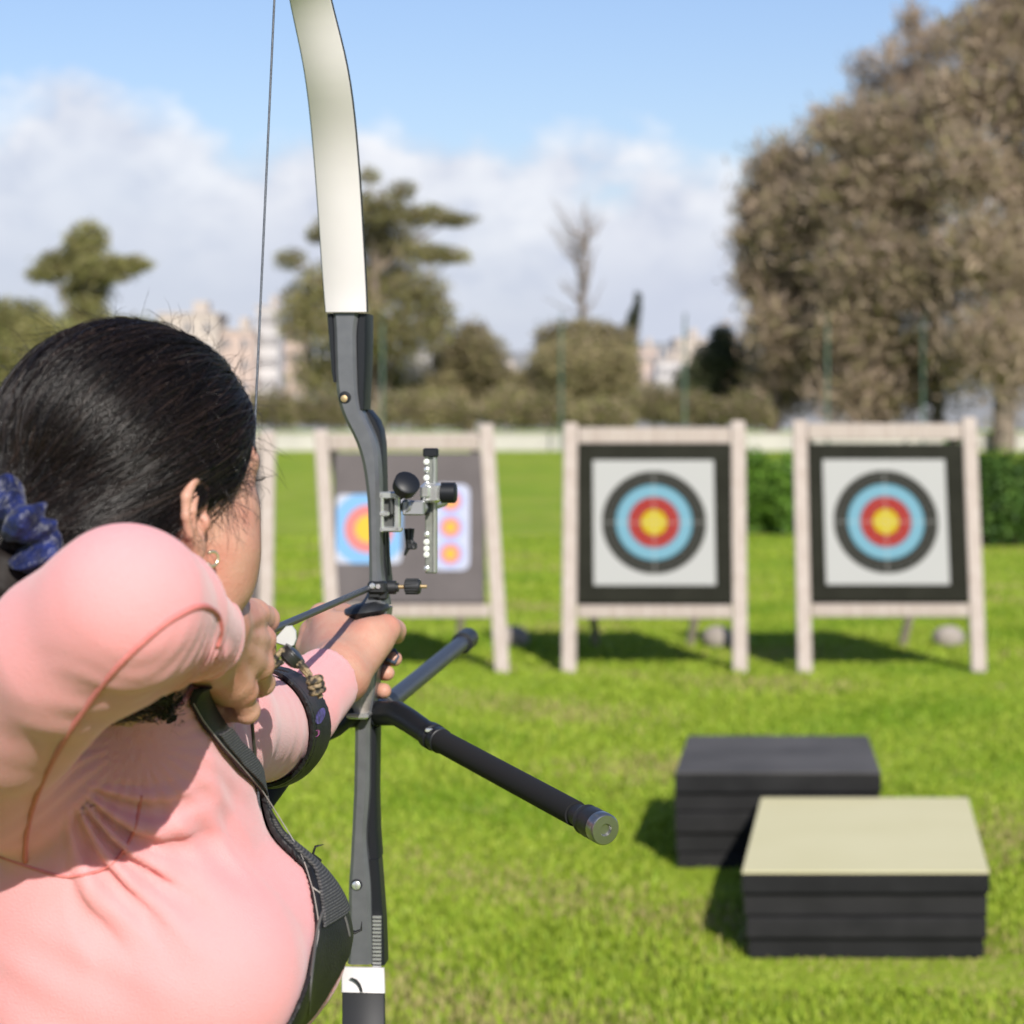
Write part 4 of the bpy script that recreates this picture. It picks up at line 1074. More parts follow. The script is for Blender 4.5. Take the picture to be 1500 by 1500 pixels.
# drawing hand: the back of it faces right, fingers hook the string
wv = np.array((.49, -.05, .87)); wv /= np.linalg.norm(wv)
RH = dict(I=at(376, 899, 1.865), M=at(384, 936, 1.873), K=at(381, 976, 1.866), P=at(358, 1013, 1.85))
RF = [[RH['I'], at(397, 907, 1.903), at(386, 915, 1.924), at(363, 918, 1.912)],
      [RH['M'], at(391, 950, 1.908), at(378, 953, 1.926), at(359, 951, 1.912)],
      [RH['K'], at(391, 1000, 1.900), at(386, 1006, 1.918), at(366, 1001, 1.914)],
      [RH['P'], at(369, 1041, 1.868), at(340, 1042, 1.880), at(307, 1033, 1.872)]]
RR = [[.0112, .0102, .0088, .0078], [.0114, .0104, .0090, .0080], [.0110, .0100, .0088, .0078], [.0104, .0098, .0090, .0080]]
def f_rhand(p):
    t = WR + (WR - ER) * .05
    d = cone(p, WR - (WR - ER) * .55 + wv * .010, WR + wv * .012, .026, .0195)
    d = smin(d, cone(p, WR - (WR - ER) * .55 - wv * .010, WR - wv * .012, .026, .0195), .012)
    off = np.array((-.010, 0, 0))
    d = smin(d, cone(p, WR, (RH['M'] + RH['K']) / 2 + np.array((-.004, 0, 0)), .021, .0165), .012)
    d = smin(d, cone(p, RH['I'] * .9 + RH['P'] * .1 + np.array((-.002, -.012, 0)), RH['P'] * .85 + RH['I'] * .15 + np.array((-.002, -.012, 0)), .0135, .0125), .012)
    for i, k in enumerate('IMKP'):
        s0 = WR + wv * (.015 - .010 * i)
        d = smin(d, cone(p, s0, RH[k], .0165, .0112), .008)
        d = smin(d, cone(p, s0 + off, RH[k] + off * 1.3, .016, .011), .012)
    # tendons and knuckles
    for i, k in enumerate('IMKP'):
        s0 = WR + wv * (.010 - .006 * i) + np.array((.017, 0, 0)); e0 = RH[k] + np.array((.0085, -.004, 0))
        d = smin(d, cone(p, s0, e0, .002, .0036), .007)
        d = smin(d, ell(p, RH[k] + np.array((.004, .002, 0)), (.0105, .011, .0098)), .007)
    for f, r_ in zip(RF, RR):
        d = smin(d, chain(p, f, r_, .002), .0026)
        d = smin(d, ell(p, f[1], (r_[1] * 1.1,) * 3), .002)
    th = [WR + wv * .016 + (-.006, .004, .004), at(338, 908, 1.835), at(318, 925, 1.865), at(303, 938, 1.885)]
    d = smin(d, chain(p, th, [.018, .014, .0115, .0095], .006), .010)
    # creases at the finger roots
    return d
for k in RH: RH[k] = RH[k] + np.array((-.004, 0, 0))
RF = [[q + np.array((-.004, 0, 0)) for q in f] for f in RF]
# bow hand
LH = dict(I=at(473, 902, 2.575), M=at(460, 925, 2.585), K=at(454, 948, 2.578), P=at(459, 970, 2.56))
LF = [[LH['I'], at(505, 898, 2.638), at(545, 915, 2.642), at(568, 936, 2.622)],
      [LH['M'], at(498, 938, 2.645), at(548, 957, 2.640), at(578, 965, 2.605)],
      [LH['K'], at(498, 963, 2.638), at(545, 984, 2.625), at(567, 986, 2.592)],
      [LH['P'], at(495, 988, 2.620), at(540, 1011, 2.602), at(562, 1012, 2.578)]]
def f_lhand(p):
    fa = (WL - EL) / np.linalg.norm(WL - EL)
    lv = np.array((.45, .1, -.88)); lv -= fa * (lv @ fa); lv /= np.linalg.norm(lv)
    d = cone(p, WL - fa * .12 + lv * .008, WL + lv * .011, .030, .022)
    d = smin(d, cone(p, WL - fa * .12 - lv * .008, WL - lv * .011, .030, .022), .012)
    d = smin(d, cone(p, WL + (.004, .005, -.004), at(546, 938, 2.520), .027, .0225), .014)
    d = smin(d, cone(p, WL, at(505, 930, 2.555), .026, .026), .014)
    for k in 'IMKP':
        d = smin(d, cone(p, WL, LH[k], .020, .0135), .012)
        d = smin(d, ell(p, LH[k] - (.003, 0, 0), (.013, .013, .012)), .006)
    for f in LF: d = smin(d, chain(p, f, [.0122, .0105, .0095, .0085], .003), .005)
    d = smin(d, chain(p, [at(540, 935, 2.515), at(566, 921, 2.532), at(578, 924, 2.572), at(581, 931, 2.60)], [.022, .0145, .0118, .0095], .006), .010)
    return d
def f_torso(p, o=0.0):
    d = ell(p, TC, (.152 + o, .118 + o, .25 + o), TA)
    d = smin(d, ell(p, TC + (0, 0, -.19), (.142 + o, .112 + o, .22 + o), TA), .05)
    for s in (-1, 1):
        d = smin(d, ell(p, TC + tn * (.098 if s < 0 else .092) + tl * (.068 * s) + (0, 0, -.02 if s < 0 else -.030), (.068 + o, .070 + o, .073 + o), TA), .045)
    d = smin(d, cone(p, TC + tn * .100 - tl * .06 + (0, 0, -.02), TC + tn * .100 + tl * .06 + (0, 0, -.02), .064 + o, .064 + o), .03)
    d = smin(d, cone(p, SR, NB - (0, 0, .035), .052 + o, .060 + o), .03)
    d = smin(d, cone(p, SLf, NB - (0, 0, .035), .048 + o, .060 + o), .03)
    return d
def f_rarm(p, o=0.0):
    mid = (SR + ER) / 2 + np.array((.0, -.002, .005))
    m1 = SR + (ER - SR) * .36 + np.array((0, -.022, 0)); m2 = SR + (ER - SR) * .72 + np.array((-.003, -.018, .003))
    d = chain(p, [SR, m1, m2, ER], [.060 + o, .0515 + o, .0525 + o, .0425 + o], .006)
    d = smin(d, chain(p, [ER, ER + (WR - ER) * .28 + np.array((.004, 0, .002)), ER + (WR - ER) * .72, WR], [.0415 + o, .0435 + o, .0315 + o, .027 + o], .003), .042)
    return d
def f_larm(p, o=0.0):
    d = chain(p, [SLf, (SLf + EL) / 2, EL], [.058 + o, .051 + o, .048 + o], .003)
    return smin(d, chain(p, [EL, EL + (WL - EL) * .35, WL], [.048 + o, .043 + o, .0285 + o], .003), .008)

AR = at(96, 1150, 1.72)                                      # under the drawing arm: folds fan out from here
fr_axis = (WR - ER) / np.linalg.norm(WR - ER); la_axis = (WL - EL) / np.linalg.norm(WL - EL)
ua_axis = (ER - SR) / np.linalg.norm(ER - SR)
CUFR = ER + (WR - ER) * .84; CUFL = EL + (WL - EL) * .80
def shirt_core(p):
    o = .004
    d = smin(f_torso(p, o), f_rarm(p, o), .045)
    d = smin(d, f_larm(p, o), .035)
    d = smin(d, cone(p, NB + (0.003, -.036, .042), NB - (0, 0, .045), .0575, .072), .022)
    return d
def f_shirt(p):
    d = shirt_core(p)
    q = p - AR.astype(np.float32)
    rr = np.linalg.norm(q, axis=1); an = np.arctan2(q[:, 2], q[:, 0] + .25 * q[:, 1])
    w1 = np.clip((q[:, 0] + .012) / .02, 0, 1) * np.clip((rr - .02) / .03, 0, 1) * np.exp(-((rr - .082) / .052) ** 2) * np.clip((-an - .05) / .4, 0, 1) * np.clip((1.75 + an) / .3, 0, 1)
    s1 = np.sin(an * 23 + 3 * np.sin(rr * 30) + 1.2 * np.sin(an * 7)); d = d - w1 * .0056 * (np.abs(s1) ** .6 * np.sign(s1))
    d = d - .0009 * np.sin(p[:, 0] * 70 + p[:, 2] * 95 + 4 * np.sin(p[:, 1] * 31) + 2 * np.sin(p[:, 2] * 33)) * np.clip(np.sin(p[:, 0] * 19 - p[:, 2] * 23 + p[:, 1] * 12) + .3, 0, 1)
    # creases in the bend of the drawing elbow
    t = (p - ER.astype(np.float32)) @ fr_axis.astype(np.float32)
    un = np.clip((ER[2] + t * fr_axis[2] - p[:, 2] - .006) / .02, 0, 1)
    pr_ = np.linalg.norm((p - ER.astype(np.float32)) - t[:, None] * fr_axis.astype(np.float32), axis=1)
    w2 = np.exp(-((t - .105) / .08) ** 2) * un * np.clip((.066 - pr_) / .012, 0, 1)
    s2 = 1.25 * np.sin(t * 330 + 5 * np.sin(p[:, 0] * 60) + 2 * np.sin(p[:, 2] * 70)); d = d - w2 * .0030 * s2
    # soft drag lines from the collar to the chest
    b = p - NB.astype(np.float32); w3 = np.clip((1.95 - p[:, 1]) / .04, 0, 1) * np.exp(-((np.linalg.norm(b, axis=1) - .12) / .05) ** 2)
    d = d - w3 * .0012 * np.sin(np.arctan2(b[:, 2], b[:, 0] + .3 * b[:, 1]) * 26 + 2 * np.sin(b[:, 1] * 40))
    # cuffs and hem
    cr = (p - CUFR.astype(np.float32)) @ fr_axis.astype(np.float32); near = np.linalg.norm(p - CUFR.astype(np.float32), axis=1) < .068
    d = np.where(near, np.maximum(d, cr), d)
    d = np.where(near, d - .0013 * np.clip(1 - np.abs(cr + .006) / .006, 0, 1) ** .5, d)
    cl = (p - CUFL.astype(np.float32)) @ la_axis.astype(np.float32); nl = np.linalg.norm(p - CUFL.astype(np.float32), axis=1) < .075
    d = np.where(nl, np.maximum(d, cl), d)
    ct = (p - (NB + (0.003, -.036, .042)).astype(np.float32)) @ np.array((.06, -.45, .89), np.float32)
    nn_ = np.linalg.norm(p - (NB + (.003, -.045, .06)).astype(np.float32), axis=1) < .088
    d = np.where(nn_, np.maximum(d, ct), d)
    return np.maximum(d, .83 - p[:, 2])

person = thing('person', 'woman in a pink long-sleeved top, seen from behind, drawing the bow', 'person', (TC[0], TC[1], 0))
# body: head and neck, hands and forearms, hips and legs
def hip(p):
    d = ell(p, (TC[0], TC[1], .90), (.165, .118, .15), TA)
    for s, fx in ((-1, -.02), (1, .02)):
        h = TC + tl * (.085 * s); h[2] = .86; k = np.array((TC[0] + fx + .03, TC[1] + .19 * s, .48)); a = np.array((TC[0] + fx, TC[1] + .26 * s, .08))
        d = smin(d, chain(p, [h, k, a], [.085, .058, .040], .02), .03)
    return d
parts = []
parts.append(mesh_sdf(f_head, h2w((0, 0, 0)) - (.17, .17, .24), h2w((0, 0, 0)) + (.17, .17, .16), .0022))
parts.append(mesh_sdf(f_rhand, (-.30, 1.62, 1.28), (-.15, 1.96, 1.47), .0014))
parts.append(mesh_sdf(f_lhand, (-.27, 2.32, 1.18), (-.08, 2.68, 1.38), .0022))
parts.append(mesh_sdf(lambda p: smin(f_torso(p, -.007), smin(f_rarm(p, -.006), f_larm(p, -.006), .02), .03), (-.58, 1.45, .80), (-.08, 2.50, 1.48), .009))
V, F = join_np(parts)
body = npobj('body', V, F, M_skin, person, 180)
V, F = mesh_sdf(f_shirt, (-.60, 1.46, .82), (-.09, 2.50, 1.50), .0034)
shirt = npobj('shirt', V, F, M_shirt, person, 180)
bvh = BVHTree.FromPolygons([tuple(map(float, v)) for v in V], F.tolist())
V, F = mesh_sdf(hip, (-.60, 1.50, .02), (-.08, 2.32, 1.02), .010)
npobj('leggings', V, F, mat('navy_leggings', (.015, .017, .025), .7), person, 180)
for s in (-1, 1):
    a = np.array((TC[0] + .02 * s, TC[1] + .26 * s, 0)); 
    V, F = mesh_sdf(lambda p: np.maximum(smin(ell(p, a + (.05, 0, .03), (.13, .047, .045)), cone(p, a + (0, 0, .04), a + (0, 0, .10), .045, .042), .02), -p[:, 2] + .003), a - (.12, .08, .02), a + (.22, .08, .18), .006)
    npobj('shoe', V, F, mat('shoe_white', (.55, .55, .54), .6), person, 180)

def ray(px, py):
    d = Vector(((px - 750) / FPX, 1.0, -(py - HZ) / FPX)).normalized()
    h = bvh.ray_cast(Vector((0, 0, CAMZ)), d)
    return None if h[0] is None else (np.array(h[0]), np.array(h[1]))
def seam(pxs, r=.0019, n=60, mt=M_seam, parent=None, name='seam', lift=.0, twin=0):
    K = np.array(pxs, float); s = np.linspace(0, len(K) - 1, n); pts = []
    for q in s:
        i = int(min(q, len(K) - 2)); f = q - i; p0, p1, p2, p3 = K[max(i - 1, 0)], K[i], K[i + 1], K[min(i + 2, len(K) - 1)]
        c = .5 * (2 * p1 + (p2 - p0) * f + (2 * p0 - 5 * p1 + 4 * p2 - p3) * f * f + (3 * p1 - p0 - 3 * p2 + p3) * f ** 3)
        h = ray(*c)
        if h is not None: pts.append(h[0] + h[1] * lift)
    m = MB(); pts = np.array(pts)
    pts[1:-1] = (pts[:-2] + 2 * pts[1:-1] + pts[2:]) / 4
    m.tube(pts, r, 8)
    return m.build(name, mt, parent if parent is not None else shirt, 180)
seam([(318, 948), (323, 930), (323, 914), (318, 900), (303, 889), (285, 890), (266, 899), (240, 915), (205, 945), (165, 985), (120, 1045), (82, 1105), (52, 1170), (38, 1225), (37, 1262)], .0021)
seam([(-4, 1254), (20, 1262), (60, 1276), (95, 1284), (130, 1280), (160, 1268), (185, 1240), (200, 1205), (207, 1165)], .0014)

# hair
PH = [(-.2, .2), (.098, .2), (.098, .085), (.082, .066), (.068, .054), (.050, .036), (.034, .016), (.018, .022), (-.006, .016), (-.015, -.004), (-.018, -.032), (-.034, -.07), (-.07, -.092), (-.2, -.092)]
def cap(q):
    """hair surface in head axes, not yet trimmed at the hairline"""
    s = q.copy(); s[:, 0] = np.abs(s[:, 0])
    pd = poly2d(q[:, 1], q[:, 2], PH)
    th = np.clip(.003 + (-pd) * .42, .001, .0115)
    d = ell(s, (0, -.005, .045), (.074, .097, .088))
    d = smin(d, ell(s, (0, -.05, -.02), (.058, .05, .05)), .03)
    d = smin(d, cone(s, (0, -.085, -.01), (0, -.118, -.018), .034, .022), .03)
    return d - th, pd
def f_hair(p):
    q = w2h(p); d, pd = cap(q)
    lump = .0016 * np.sin(q[:, 2] * 130 + 40 * q[:, 0]) * np.sin(q[:, 0] * 90 + q[:, 1] * 30)
    return np.maximum(d - lump * (pd < -.01), pd)
V, F = mesh_sdf(f_hair, O - (.16, .17, .12), O + (.16, .17, .18), .003)
hair = npobj('hair', V, F, M_hair, person, 180)
TIE = np.array((0, -.119, -.018), np.float32); HC = np.array((0, -.006, .040), np.float32)
def on_cap(dirs):
    s = np.full(len(dirs), .10, np.float32)
    for _ in range(14):
        d, pd = cap(HC + dirs * s[:, None]); s = s - d * .85
    return HC + dirs * s[:, None], pd
def slerp(a, b, t):
    o = np.arccos(np.clip((a * b).sum(1), -1, 1))[:, None]; so_ = np.sin(o) + 1e-6
    return (np.sin((1 - t) * o) * a + np.sin(t * o) * b) / so_
def ribbons(paths, rad, nside=3):
    """paths (n, m, 3) -> thin three-sided strands"""
    n, m, _ = paths.shape; T = np.gradient(paths, axis=1); T /= np.linalg.norm(T, axis=2, keepdims=True) + 1e-9
    a = rng.normal(size=(n, 1, 3)); u = np.cross(T, a); u /= np.linalg.norm(u, axis=2, keepdims=True) + 1e-9; v = np.cross(T, u)
    rad = np.asarray(rad).reshape(-1, 1, 1) * np.interp(np.linspace(0, 1, m), [0, .1, .8, 1], [.5, 1, 1, .15])[None, :, None]
    V = np.stack([paths + rad * (math.cos(2 * math.pi * k / nside) * u + math.sin(2 * math.pi * k / nside) * v) for k in range(nside)], 2).reshape(-1, 3)
    i = (np.arange(n)[:, None] * m + np.arange(m - 1)[None]).ravel() * nside
    F = np.concatenate([np.stack([i + k, i + (k + 1) % nside, i + nside + (k + 1) % nside, i + nside + k], 1) for k in range(nside)])
    return V, F
def scalp_strands(n, m=16):
    d0 = rng.normal(size=(n * 3, 3)).astype(np.float32); d0 /= np.linalg.norm(d0, axis=1)[:, None]
    P, pd = on_cap(d0); ok = (pd < -.0005) & (P[:, 2] > -.09)
    d0 = d0[ok][:n]; n = len(d0)
    te = (TIE - HC) / np.linalg.norm(TIE - HC); te = np.repeat(te[None], n, 0) + rng.normal(0, .12, (n, 3)); te /= np.linalg.norm(te, axis=1)[:, None]
    L = np.clip(rng.uniform(.35, 1.0, n), 0, 1)[:, None]; lift = rng.random(n) ** 2 * .0036 + .0042 * np.maximum(0, np.sin(34 * d0[:, 0] + 9 * d0[:, 2] + 3 * d0[:, 1]) * np.sin(19 * d0[:, 2] + 11 * d0[:, 1])); ph = rng.random((n, 2)) * 6.28; out = []
    wob = rng.normal(0, .026, (n, 3)) + .05 * np.stack([np.sin(17 * d0[:, 1] + 5), np.sin(19 * d0[:, 2]), np.sin(13 * d0[:, 0] + 2)], 1)
    for k in range(m):
        t = k / (m - 1) * L
        dd = slerp(d0, te.astype(np.float32), t) + wob * np.sin(math.pi * t) + .006 * np.sin(ph[:, :1] + t * 9) * np.cross(d0, te)
        dd = (dd / np.linalg.norm(dd, axis=1)[:, None]).astype(np.float32)
        p, pd = on_cap(dd); nrm = dd
        out.append(p + nrm * (.0004 + lift * (math.sin(math.pi * min(1, k / (m - 1) + .05)) ** .7))[:, None])
    return np.stack(out, 1)
paths = scalp_strands(14000)
V, F = ribbons(paths, rng.uniform(.0002, .00038, len(paths)))
sc_ = np.exp(rng.normal(0, .75, len(paths)))[:, None] * np.array((.0085, .0052, .004)) ; npobj('strand', h2w(V), F, M_strand_v, hair, 180, col=np.repeat(np.minimum(sc_, .06), len(V) // len(paths), 0))['kind'] = 'stuff'
# loose curls along the hairline and standing off the crown
def flyaways(n, m=18):
    d0 = rng.normal(size=(n * 8, 3)).astype(np.float32); d0[:, 2] = np.abs(d0[:, 2]) * .9; d0 /= np.linalg.norm(d0, axis=1)[:, None]
    P, pd = on_cap(d0); ok = (pd < -.001); d0, P = d0[ok][:n], P[ok][:n]; n = len(P)
    L = rng.uniform(.012, .05, n); dirn = d0 * rng.uniform(.1, .7, (n, 1)) + rng.normal(0, .6, (n, 3)); dirn /= np.linalg.norm(dirn, axis=1)[:, None]
    c1 = np.cross(dirn, rng.normal(size=(n, 3))); c1 /= np.linalg.norm(c1, axis=1)[:, None]; c2 = np.cross(dirn, c1)
    r_ = rng.uniform(.002, .007, n)[:, None]; w_ = rng.uniform(1, 4.5, n)[:, None]; out = []
    for k in range(m):
        t = k / (m - 1); a = t * w_
        out.append(P - d0 * .001 + dirn * (L[:, None] * t) + r_ * t * 1.4 * (np.cos(a) * c1 + np.sin(a) * c2) + np.array((0, -.4, -.5)) * (L[:, None] * t * t * .5))
    return np.stack(out, 1)
V, F = ribbons(flyaways(900), np.full(900, .00014))
npobj('flyaway', h2w(V), F, M_strand, hair, 180)['kind'] = 'stuff'
def temple(n, m=14):
    """short fine hairs round the ear and temple"""
    st = np.array([(.070, .040, .030), (.071, .030, .016), (.073, .016, .020), (.066, .052, .040), (.074, -.012, .004), (.073, -.018, -.02)]); k = rng.integers(0, len(st), n)
    P = st[k] + rng.normal(0, .005, (n, 3)) * (.4, 1, 1); L = rng.uniform(.015, .04, n)[:, None]
    dn = np.array((.15, .25, -1.0)) + rng.normal(0, .55, (n, 3)); dn /= np.linalg.norm(dn, axis=1)[:, None]; c1 = np.cross(dn, rng.normal(size=(n, 3))); ph = rng.uniform(2, 6, (n, 1)); out = []
    for j in range(m):
        t = j / (m - 1); out.append(P + dn * L * t + c1 * .0035 * np.sin(ph * t) + np.array((.004, 0, 0)) * math.sin(3 * t))
    return np.stack(out, 1)
def ear_locks(n, m=16):
    """fine locks swept back over the top of the ear"""
    P0 = np.array((.068, .040, .036)) + rng.normal(0, 1, (n, 3)) * (.002, .009, .007); P1 = np.array((.084, .008, .026)) + rng.normal(0, 1, (n, 3)) * (.002, .005, .004); P2 = np.array((.082, -.034, -.002)) + rng.normal(0, 1, (n, 3)) * (.002, .008, .009)
    return np.stack([(1 - t) ** 2 * P0 + 2 * t * (1 - t) * P1 + t * t * P2 + .0012 * np.sin(7 * t + P0[:, 1:2] * 900) for t in np.linspace(0, 1, m)], 1)
el_ = ear_locks(170); V, F = ribbons(el_, rng.uniform(.0002, .00036, len(el_)))
npobj('ear_lock', h2w(V), F, M_strand, hair, 180)['kind'] = 'stuff'
tpx = temple(120); V, F = ribbons(tpx, np.full(len(tpx), .00017))
npobj('temple_hair', h2w(V), F, M_strand, hair, 180)['kind'] = 'stuff'
# ponytail
TP = np.array([h2w(TIE), at(2, 850, 1.655), at(50, 925, 1.675), at(130, 985, 1.725), at(205, 1005, 1.785), at(232, 1040, 1.80), at(236, 1075, 1.795)])
V, F = mesh_sdf(lambda p: chain(p, TP, [.022, .034, .034, .030, .024, .016, .006], .02) - .0022 * np.sin(p[:, 2] * 190 + 60 * p[:, 0]) * np.sin(p[:, 1] * 170), TP.min(0) - .06, TP.max(0) + .06, .0035)
tail = npobj('ponytail', V, F, M_hair, person, 180)
def curls(n, m=30):
    s = np.linspace(0, len(TP) - 1, m); base = np.stack([np.interp(s, range(len(TP)), TP[:, i]) for i in range(3)], 1)
    T = np.gradient(base, axis=0); T /= np.linalg.norm(T, axis=1)[:, None]; u = np.cross(T, (0, 0, 1.0)); u /= np.linalg.norm(u, axis=1)[:, None]; v = np.cross(T, u)
    rad = np.interp(s, range(len(TP)), [.02, .034, .036, .033, .028, .021, .014])
    a0 = rng.random((n, 1)) * 6.28; rr = np.sqrt(rng.random((n, 1))) * 1.08; fr = rng.uniform(-.12, .12, (n, 1)); cw = rng.uniform(.6, 1.4, (n, 1)); ca = rng.uniform(.0015, .005, (n, 1)); cp = rng.random((n, 1)) * 6.28
    i = np.arange(m)[None]
    A = a0 + fr * i; Rr = rr * rad[None] + ca * np.sin(cw * i + cp)
    P = base[None] + Rr[..., None] * (np.cos(A)[..., None] * u[None] + np.sin(A)[..., None] * v[None]) + (ca * np.cos(cw * i + cp))[..., None] * T[None]
    return P
cu = curls(1500); V, F = ribbons(cu, rng.uniform(.0002, .0004, len(cu)))
npobj('curl', V, F, M_strand, tail, 180)['kind'] = 'stuff'
# scrunchie
TW = h2w((.020, -.121, -.014)); ta = h2w((-.1, -1.0, -.5)) - O; ta /= np.linalg.norm(ta)
tu = np.cross(ta, (0, 0, 1)); tu /= np.linalg.norm(tu); tv_ = np.cross(ta, tu)
def f_scr(p):
    q = p - TW.astype(np.float32); x, y, z = q @ tu.astype(np.float32), q @ tv_.astype(np.float32), q @ ta.astype(np.float32)
    a = np.arctan2(y, x); rr = np.sqrt(x * x + y * y)
    rmin = .0150 + .0042 * np.sin(a * 9 + 60 * z) + .0022 * np.sin(a * 17 + 1) + .0011 * np.sin(a * 23 + 110 * z) + .0015 * np.sin(a * 5 + 200 * z)
    return (np.sqrt((rr - .033 - .003 * np.sin(a * 4)) ** 2 + (z - .004 * np.sin(a * 7)) ** 2) - rmin) * .75
V, F = mesh_sdf(f_scr, TW - .07, TW + .07, .0018)
npobj('scrunchie', V, F, M_velvet, person, 180)
# earring, eye, lashes, brow
c = h2w((.078, .012, -.029)); m = MB(); m.tube([c + .0054 * (math.cos(a) * hf + math.sin(a) * hu) for a in np.linspace(-2.6, 2.3, 22)], .0013, 8); m.build('earring', mat('pale_gold', (.85, .74, .52), .2, metal=.9), person, 180)
M_eye = mat('eye_white', (.62, .60, .57), .15); M_iris = mat('iris', (.03, .018, .012), .1); M_lash = mat('lash', (.006, .005, .005), .5); M_lip = mat('lips', (.40, .13, .11), .42, bump=.2, bscale=600)
for s in (-1, 1):
    c = h2w((.031 * s, .0785, .023)); m = MB()
    m.lathe(c - hf * .0122, hf, [(.0122 - .0122 * math.cos(a), max(.0122 * math.sin(a), .0001)) for a in np.linspace(0, math.pi, 14)], 20); e = m.build('eyeball', M_eye, person, 180)
    m = MB(); m.lathe(c + hf * .0108, hf, [(0, .0058), (.0009, .0045), (.0016, .001)], 16); m.build('iris', M_iris, e, 180)
    m = MB()
    for k in range(16):
        a = (k / 15 - .5) * 2.1; b = c + hr * (.0122 * math.sin(a)) + hf * (.0125 * math.cos(a)) + hu * .0032; d = hr * math.sin(a * 1.1) + hf * math.cos(a * 1.1)
        m.tube([b, b + d * .0045 + hu * .0003, b + d * .0085 + hu * .003], [.0004, .0003, .0001], 4)
    m.build('eyelash', M_lash, person)
    m = MB()
    for k in range(70):
        f_ = rng.random(); q = np.array(((.016 + .034 * f_) * s, .0925 - .017 * f_ ** 2, .045 + .006 * math.sin(2.4 * f_))) + rng.normal(0, .0016, 3) * (.5, .3, 1); b = h2w(q); e_ = h2w(q + np.array((.006 * s, .0015 - .004 * f_, .001)))
        m.tube([b, (b + e_) / 2 + hf * .001, e_], [.0003, .0003, .0001], 3)
    m.build('eyebrow', M_lash, person)
m = MB()
for (uu, h_, fr_) in ((-.0525, .0042, .1022), (-.0625, .005, .1012)):
    m.strip([[h2w((x, fr_ - 5.2 * x * x - .6 * abs(x) * .0 + .0012 * math.cos(a) , uu + h_ * (1 - (x / .023) ** 2) * math.sin(a))) for a in np.linspace(0, 2 * math.pi, 9)[:-1]] for x in np.linspace(-.0225, .0225, 15)])
m.build('lips', M_lip, person, 180)

# chest guard: webbing strap over the far shoulder and leather shield on the left breast
edge_px = [(272, 1030), (290, 1062), (318, 1098), (345, 1128), (378, 1166), (404, 1202), (425, 1240), (438, 1270), (450, 1310), (456, 1345), (457, 1368), (450, 1400), (441, 1440), (430, 1468), (414, 1500)]
ev = []
for q in edge_px:
    h = ray(*q)
    if h is not None: ev.append(((h[0] - TC) @ tl, h[0][2]))
ev = np.array(ev)
def f_guard(p, lo=0.0, w0=.0022, w1=.0062, z0=0.6, z1=1.34):
    d = shirt_core(p); q = (p - TC.astype(np.float32)) @ tl.astype(np.float32); z = p[:, 2]
    e = np.interp(z, ev[::-1, 1], ev[::-1, 0])
    wdt = np.interp(z, [1.02, 1.06, 1.10, 1.17, 1.22, 1.34], [.03, .10, .13, .11, .055, .045])
    sh = np.maximum(d - w1, w0 - d)
    fr_ = (p - TC.astype(np.float32)) @ tn.astype(np.float32)
    sh = np.maximum(sh, np.maximum(e + lo - q, q - (e + wdt)) * .8)
    return np.maximum(np.maximum(sh, -fr_ - .01), np.maximum(z0 - z, z - z1))
gl_, gh_ = TC + (-.06, -.14, -.14), TC + (.26, .20, .22)
V, F = mesh_sdf(lambda p: f_guard(p), gl_, gh_, .0015, slack=2.4)
guard = npobj('chest_guard', V, F, M_guard, person, 40)
V, F = mesh_sdf(lambda p: f_guard(p, .006, .006, .0085, 1.135, 1.30), gl_, gh_, .0015, slack=2.4)
npobj('webbing', V, F, M_web, guard, 40)
bvh2 = bvh
gv = np.array([v.co for v in guard.data.vertices]) + world_loc(guard.parent); gf = [tuple(p.vertices) for p in guard.data.polygons]
bvh = BVHTree.FromPolygons([tuple(map(float, v)) for v in gv], gf)
M_stitch = mat('pale_stitch', (.26, .24, .22), .7)
def edge_line(off, r, mt, name, a=0, b=None, z=(.9, 1.5)):
    pts = []
    K = np.array(edge_px, float); s = np.linspace(0, len(K) - 1, 90)
    for q in s:
        i = int(min(q, len(K) - 2)); f = q - i; c_ = K[i] * (1 - f) + K[i + 1] * f; tg = K[i + 1] - K[i]; nrm = np.array((tg[1], -tg[0])) / np.linalg.norm(tg)
        h = ray(*(c_ + nrm * off))
        if h is not None and z[0] < h[0][2] < z[1]: pts.append(h[0])
    pts = np.array(pts)
    if len(pts) < 6: return
    pts[1:-1] = (pts[:-2] + 2 * pts[1:-1] + pts[2:]) / 4
    m = MB(); m.tube(pts, r, 8); return m.build(name, mt, guard, 180)
edge_line(2.0, .0017, M_guard, 'edge_binding')
edge_line(10, .0005, M_stitch, 'stitching', z=(1.12, 1.33))
seam([(452, 1486), (455, 1440), (461, 1390), (467, 1352), (477, 1327), (488, 1319), (499, 1330), (507, 1350), (512, 1372)], .0014, mt=mat('grey_binding', (.07, .066, .062), .6), parent=guard, name='binding')
seam([(458, 1300), (466, 1306), (474, 1312)], .0008, mt=M_stitch, parent=guard, name='stitching')
# loose curled ends of the strap
for q in ([(470, 1262), (458, 1252), (462, 1240), (474, 1237)], [(508, 1362), (520, 1366), (529, 1362), (530, 1350)], [(465, 1275), (480, 1290), (492, 1318), (500, 1345), (510, 1360)]):
    z_ = 2.0; m = MB(); m.tube([at(x, y, z_) for x, y in q], [.0045, .004, .003, .0008] if len(q) == 4 else .0028, 8, flat=.35); m.build('strap_end', M_guard, guard, 180)
bvh = bvh2
